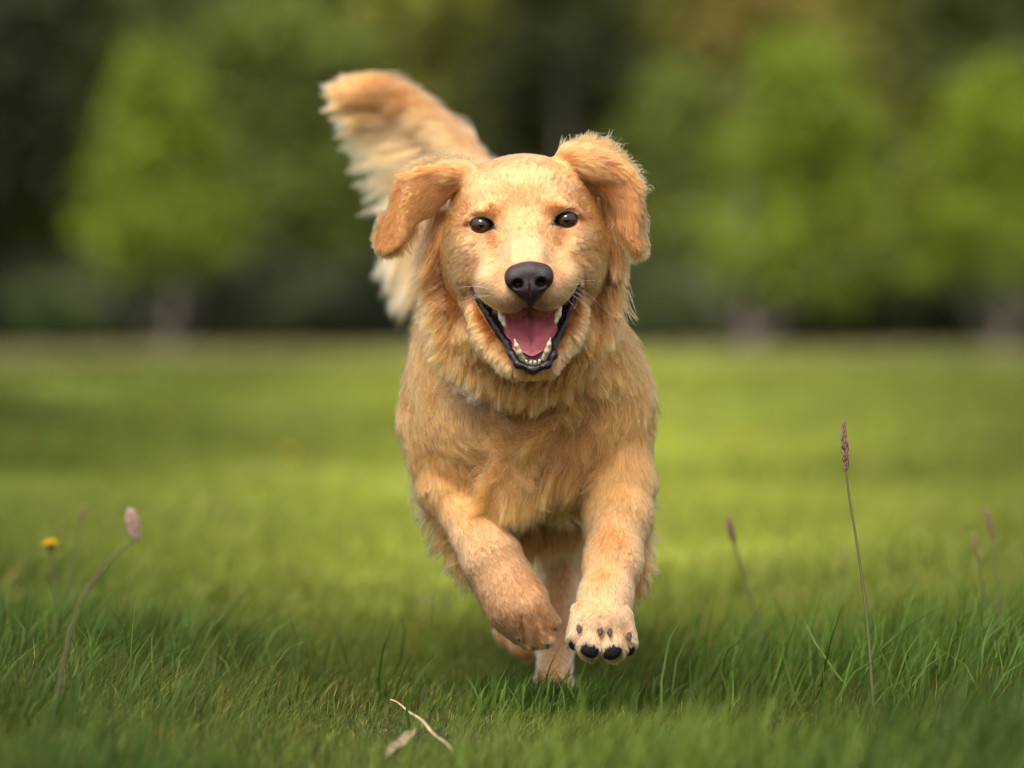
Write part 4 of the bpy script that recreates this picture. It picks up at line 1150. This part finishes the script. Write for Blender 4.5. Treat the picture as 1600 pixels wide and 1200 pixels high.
def crown_mesh(h0, h1, wd, n, ls, seed, shape='round'):
    """leafy crown between heights h0 and h1, width wd; leaves are small folded quads gathered into sprays"""
    r = np.random.default_rng(seed); nb = max(10, n//55)
    t = r.random(nb)
    if shape == 'cone': prof = np.clip(t/.12, .4, 1)*(1-t)**.75*1.1+.06
    elif shape == 'egg': prof = np.clip(t/.22, .35, 1)**.6*(1-np.clip((t-.22)/.78, 0, 1))**.62+.05
    else: prof = np.sin(PI*np.clip(t*.9+.07, 0, 1))**.6
    az = r.uniform(0, 2*PI, nb); rad = wd/2*prof*r.uniform(.25, 1, nb)**.5*(1+.20*np.sin(az*3+seed)+.20*np.sin(az*2+t*9+seed))
    c = np.stack([np.cos(az)*rad, np.sin(az)*rad, h0+(h1-h0)*t], 1)
    bs = wd*.085*r.uniform(.6, 1.4, nb); bc = r.normal(1, .22, nb)
    k = r.integers(0, nb, n)
    p = c[k]+r.normal(0, 1, (n, 3))*bs[k][:, None]*np.array([1, 1, .7])
    nrm = r.normal(0, 1, (n, 3)); nrm[:, 2] = np.abs(nrm[:, 2])+.4; nrm /= np.linalg.norm(nrm, axis=1, keepdims=True)
    a_ = np.cross(nrm, r.normal(0, 1, (n, 3))); a_ /= np.linalg.norm(a_, axis=1, keepdims=True); b_ = np.cross(nrm, a_)
    L_ = ls*r.uniform(.6, 1.4, (n, 1))
    q = np.stack([p-a_*L_, p-b_*L_*.42, p+a_*L_-nrm*L_*.25, p+b_*L_*.42], 1)
    col = np.repeat(np.clip(bc[k]*r.normal(1, .18, n), .35, 1.9), 4)
    col = np.stack([col*(1+.12*r.standard_normal(len(col))), col, col*.9], 1)
    return q.reshape(-1, 3), np.arange(n*4).reshape(-1, 4), np.clip(col, .05, 3)
def trunk_mesh(h, rr0, ctop, seed, nl=7, wd=2):
    r = np.random.default_rng(seed); parts = []
    s = spl([[0, 0, -.2, rr0*1.5], [0, 0, .15, rr0*1.05], [r.normal(0, .05), 0, h*.5, rr0*.85], [r.normal(0, .15), r.normal(0, .15), ctop*.9, rr0*.2]], 14)
    parts.append(tube(s, 10))
    for i in range(nl):
        t = r.uniform(.35, .85); k = int(t*13); b0 = s[k]
        az = r.uniform(0, 2*PI); ln_ = wd*.42*r.uniform(.6, 1)
        e = b0[:3]+np.array([math.cos(az)*ln_, math.sin(az)*ln_, ln_*.9])
        m_ = (b0[:3]+e)/2+np.array([0, 0, -.1*ln_])
        parts.append(tube(spl([[*b0[:3], b0[3]*.55], [*m_, b0[3]*.35], [*e, b0[3]*.12]], 6), 7))
    return merge(parts)
def tree(name, u, D, h0, h1, wd, tr0, n, ls, col, shape, seed, label, group, cat='tree', src=None, tu=None):
    k = .64; D, h0, h1, wd, tr0, ls = D*k, h0*k+.16, h1*k+.16, wd*k, tr0*k*.75, ls*k   # overall distance of the wood
    tu = None if tu is None else tu*k
    x = (u-800)*D/F_PX; z = float(gz(x, D)); root = empty(name, (x, D, z))
    if src is None:
        v, f, c = crown_mesh(h0, h1, wd, n, ls, seed, shape)
        cr = np_mesh('crown', v, f, M_leaf, col=c, smooth=False, link_it=False)
        v, f = trunk_mesh(h0, tr0, h1, seed, wd=wd); tk = np_mesh('trunk', v, f, M_bark, link_it=False)
    else:
        cr = src[0].copy(); tk = src[1].copy()
    for o in (cr, tk):
        sc.collection.objects.link(o); o.parent = root
    if tu is not None: tk.location.x = tu
    if src is not None:
        root.rotation_euler.z = seed*1.7; sx = wd/src[2][1]; sz = h1/src[2][0]; root.scale = (sx, sx, sz)
    cr.color = (*col, 1)
    tag(root, label, cat, group)
    return cr, tk, (h1, wd)
GB = 'bright young trees at the edge of the wood'
BR = (.20, .255, .024)
tree('young_tree', 238, 80, 1.35, 5.9, 3.1, .13, 7500, .12, BR, 'cone', 1, 'bright green young tree with a pale trunk, standing left of the dog', GB, tu=.4)
tree('young_tree', 1245, 80, 0.9, 6.1, 4.2, .16, 7500, .12, (.195, .26, .024), 'cone', 2, 'bright green young tree with a pale leaning trunk, just right of the dog', GB, tu=-1.05)
tree('young_tree', 1560, 82, 1.2, 5.8, 3.9, .14, 6500, .12, (.205, .27, .022), 'cone', 3, 'bright green young tree cut by the right edge of the picture', GB)
GF = 'trees of the dark wood behind the meadow'
base = []
kinds = [('broadleaf_tree', 3.0, 14.0, 7.0, .24, 8500, .24, 'round'), ('broadleaf_tree', 2.2, 12.5, 6.0, .2, 8000, .22, 'egg'), ('conifer_tree', .9, 15.0, 6.5, .22, 9000, .2, 'cone')]
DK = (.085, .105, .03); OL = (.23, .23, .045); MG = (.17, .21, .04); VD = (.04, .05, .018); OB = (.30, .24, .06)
fl = [(-60, 92, 0, 15, 6, VD, 'darkest broadleaf at the left edge of the wood'), (70, 98, 1, 8.5, 5.0, MG, 'low mid green tree between the left edge and the bright left tree'),
      (150, 112, 0, 16, 8, DK, 'tall dark broadleaf behind the bright left tree'), (340, 106, 1, 15, 7, DK, 'dark egg-shaped tree right of the bright left tree'),
      (430, 95, 0, 8.2, 5.4, MG, 'low rounded tree left of the dog\'s tail'), (520, 118, 2, 17, 8, DK, 'tall dark conifer behind the dog\'s tail'),
      (650, 108, 0, 15, 8, OL, 'olive green broadleaf above and left of the dog\'s head'), (760, 116, 1, 16, 7, OL, 'olive tree straight above the dog\'s head'),
      (880, 104, 2, 14, 6, VD, 'very dark conifer above the dog\'s right ear in the picture'), (985, 112, 0, 15, 7, OL, 'olive broadleaf between the dog and the bright right tree'),
      (1050, 96, 1, 6.6, 4.2, MG, 'low tree between the dog and the bright right tree'), (1120, 116, 2, 16, 7, DK, 'dark conifer behind the left side of the bright right tree'),
      (1300, 108, 0, 15, 7.5, OB, 'brownish olive broadleaf above the bright right tree'), (1400, 100, 1, 13, 5.5, OL, 'olive tree between the two bright trees on the right'),
      (1500, 112, 2, 15, 7, VD, 'very dark conifer behind the tree at the right edge'), (1640, 98, 0, 14, 6.5, DK, 'dark broadleaf beyond the right edge tree'),
      (1760, 106, 1, 15, 7, DK, None), (-190, 104, 1, 15, 7, DK, None), (-330, 98, 0, 15, 8, DK, None), (1900, 100, 0, 15, 8, MG, None)]
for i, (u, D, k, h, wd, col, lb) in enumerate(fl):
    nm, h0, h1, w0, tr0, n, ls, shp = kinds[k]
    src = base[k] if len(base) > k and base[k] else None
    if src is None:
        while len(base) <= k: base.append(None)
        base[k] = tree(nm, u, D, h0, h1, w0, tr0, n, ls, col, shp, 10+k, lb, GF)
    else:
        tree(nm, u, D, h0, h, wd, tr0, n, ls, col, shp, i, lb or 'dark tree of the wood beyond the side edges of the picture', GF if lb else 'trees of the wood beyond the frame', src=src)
# the back of the wood: a closed row that shuts out the sky
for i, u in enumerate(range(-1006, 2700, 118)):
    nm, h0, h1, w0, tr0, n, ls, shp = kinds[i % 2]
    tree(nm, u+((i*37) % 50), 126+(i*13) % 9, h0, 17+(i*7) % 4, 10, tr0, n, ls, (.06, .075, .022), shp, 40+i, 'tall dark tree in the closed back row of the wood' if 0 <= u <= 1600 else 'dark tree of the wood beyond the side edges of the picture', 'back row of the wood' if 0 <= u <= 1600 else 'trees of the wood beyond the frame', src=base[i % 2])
# bushes at the foot of the wood
GS = 'bushes along the foot of the wood'
bb = None
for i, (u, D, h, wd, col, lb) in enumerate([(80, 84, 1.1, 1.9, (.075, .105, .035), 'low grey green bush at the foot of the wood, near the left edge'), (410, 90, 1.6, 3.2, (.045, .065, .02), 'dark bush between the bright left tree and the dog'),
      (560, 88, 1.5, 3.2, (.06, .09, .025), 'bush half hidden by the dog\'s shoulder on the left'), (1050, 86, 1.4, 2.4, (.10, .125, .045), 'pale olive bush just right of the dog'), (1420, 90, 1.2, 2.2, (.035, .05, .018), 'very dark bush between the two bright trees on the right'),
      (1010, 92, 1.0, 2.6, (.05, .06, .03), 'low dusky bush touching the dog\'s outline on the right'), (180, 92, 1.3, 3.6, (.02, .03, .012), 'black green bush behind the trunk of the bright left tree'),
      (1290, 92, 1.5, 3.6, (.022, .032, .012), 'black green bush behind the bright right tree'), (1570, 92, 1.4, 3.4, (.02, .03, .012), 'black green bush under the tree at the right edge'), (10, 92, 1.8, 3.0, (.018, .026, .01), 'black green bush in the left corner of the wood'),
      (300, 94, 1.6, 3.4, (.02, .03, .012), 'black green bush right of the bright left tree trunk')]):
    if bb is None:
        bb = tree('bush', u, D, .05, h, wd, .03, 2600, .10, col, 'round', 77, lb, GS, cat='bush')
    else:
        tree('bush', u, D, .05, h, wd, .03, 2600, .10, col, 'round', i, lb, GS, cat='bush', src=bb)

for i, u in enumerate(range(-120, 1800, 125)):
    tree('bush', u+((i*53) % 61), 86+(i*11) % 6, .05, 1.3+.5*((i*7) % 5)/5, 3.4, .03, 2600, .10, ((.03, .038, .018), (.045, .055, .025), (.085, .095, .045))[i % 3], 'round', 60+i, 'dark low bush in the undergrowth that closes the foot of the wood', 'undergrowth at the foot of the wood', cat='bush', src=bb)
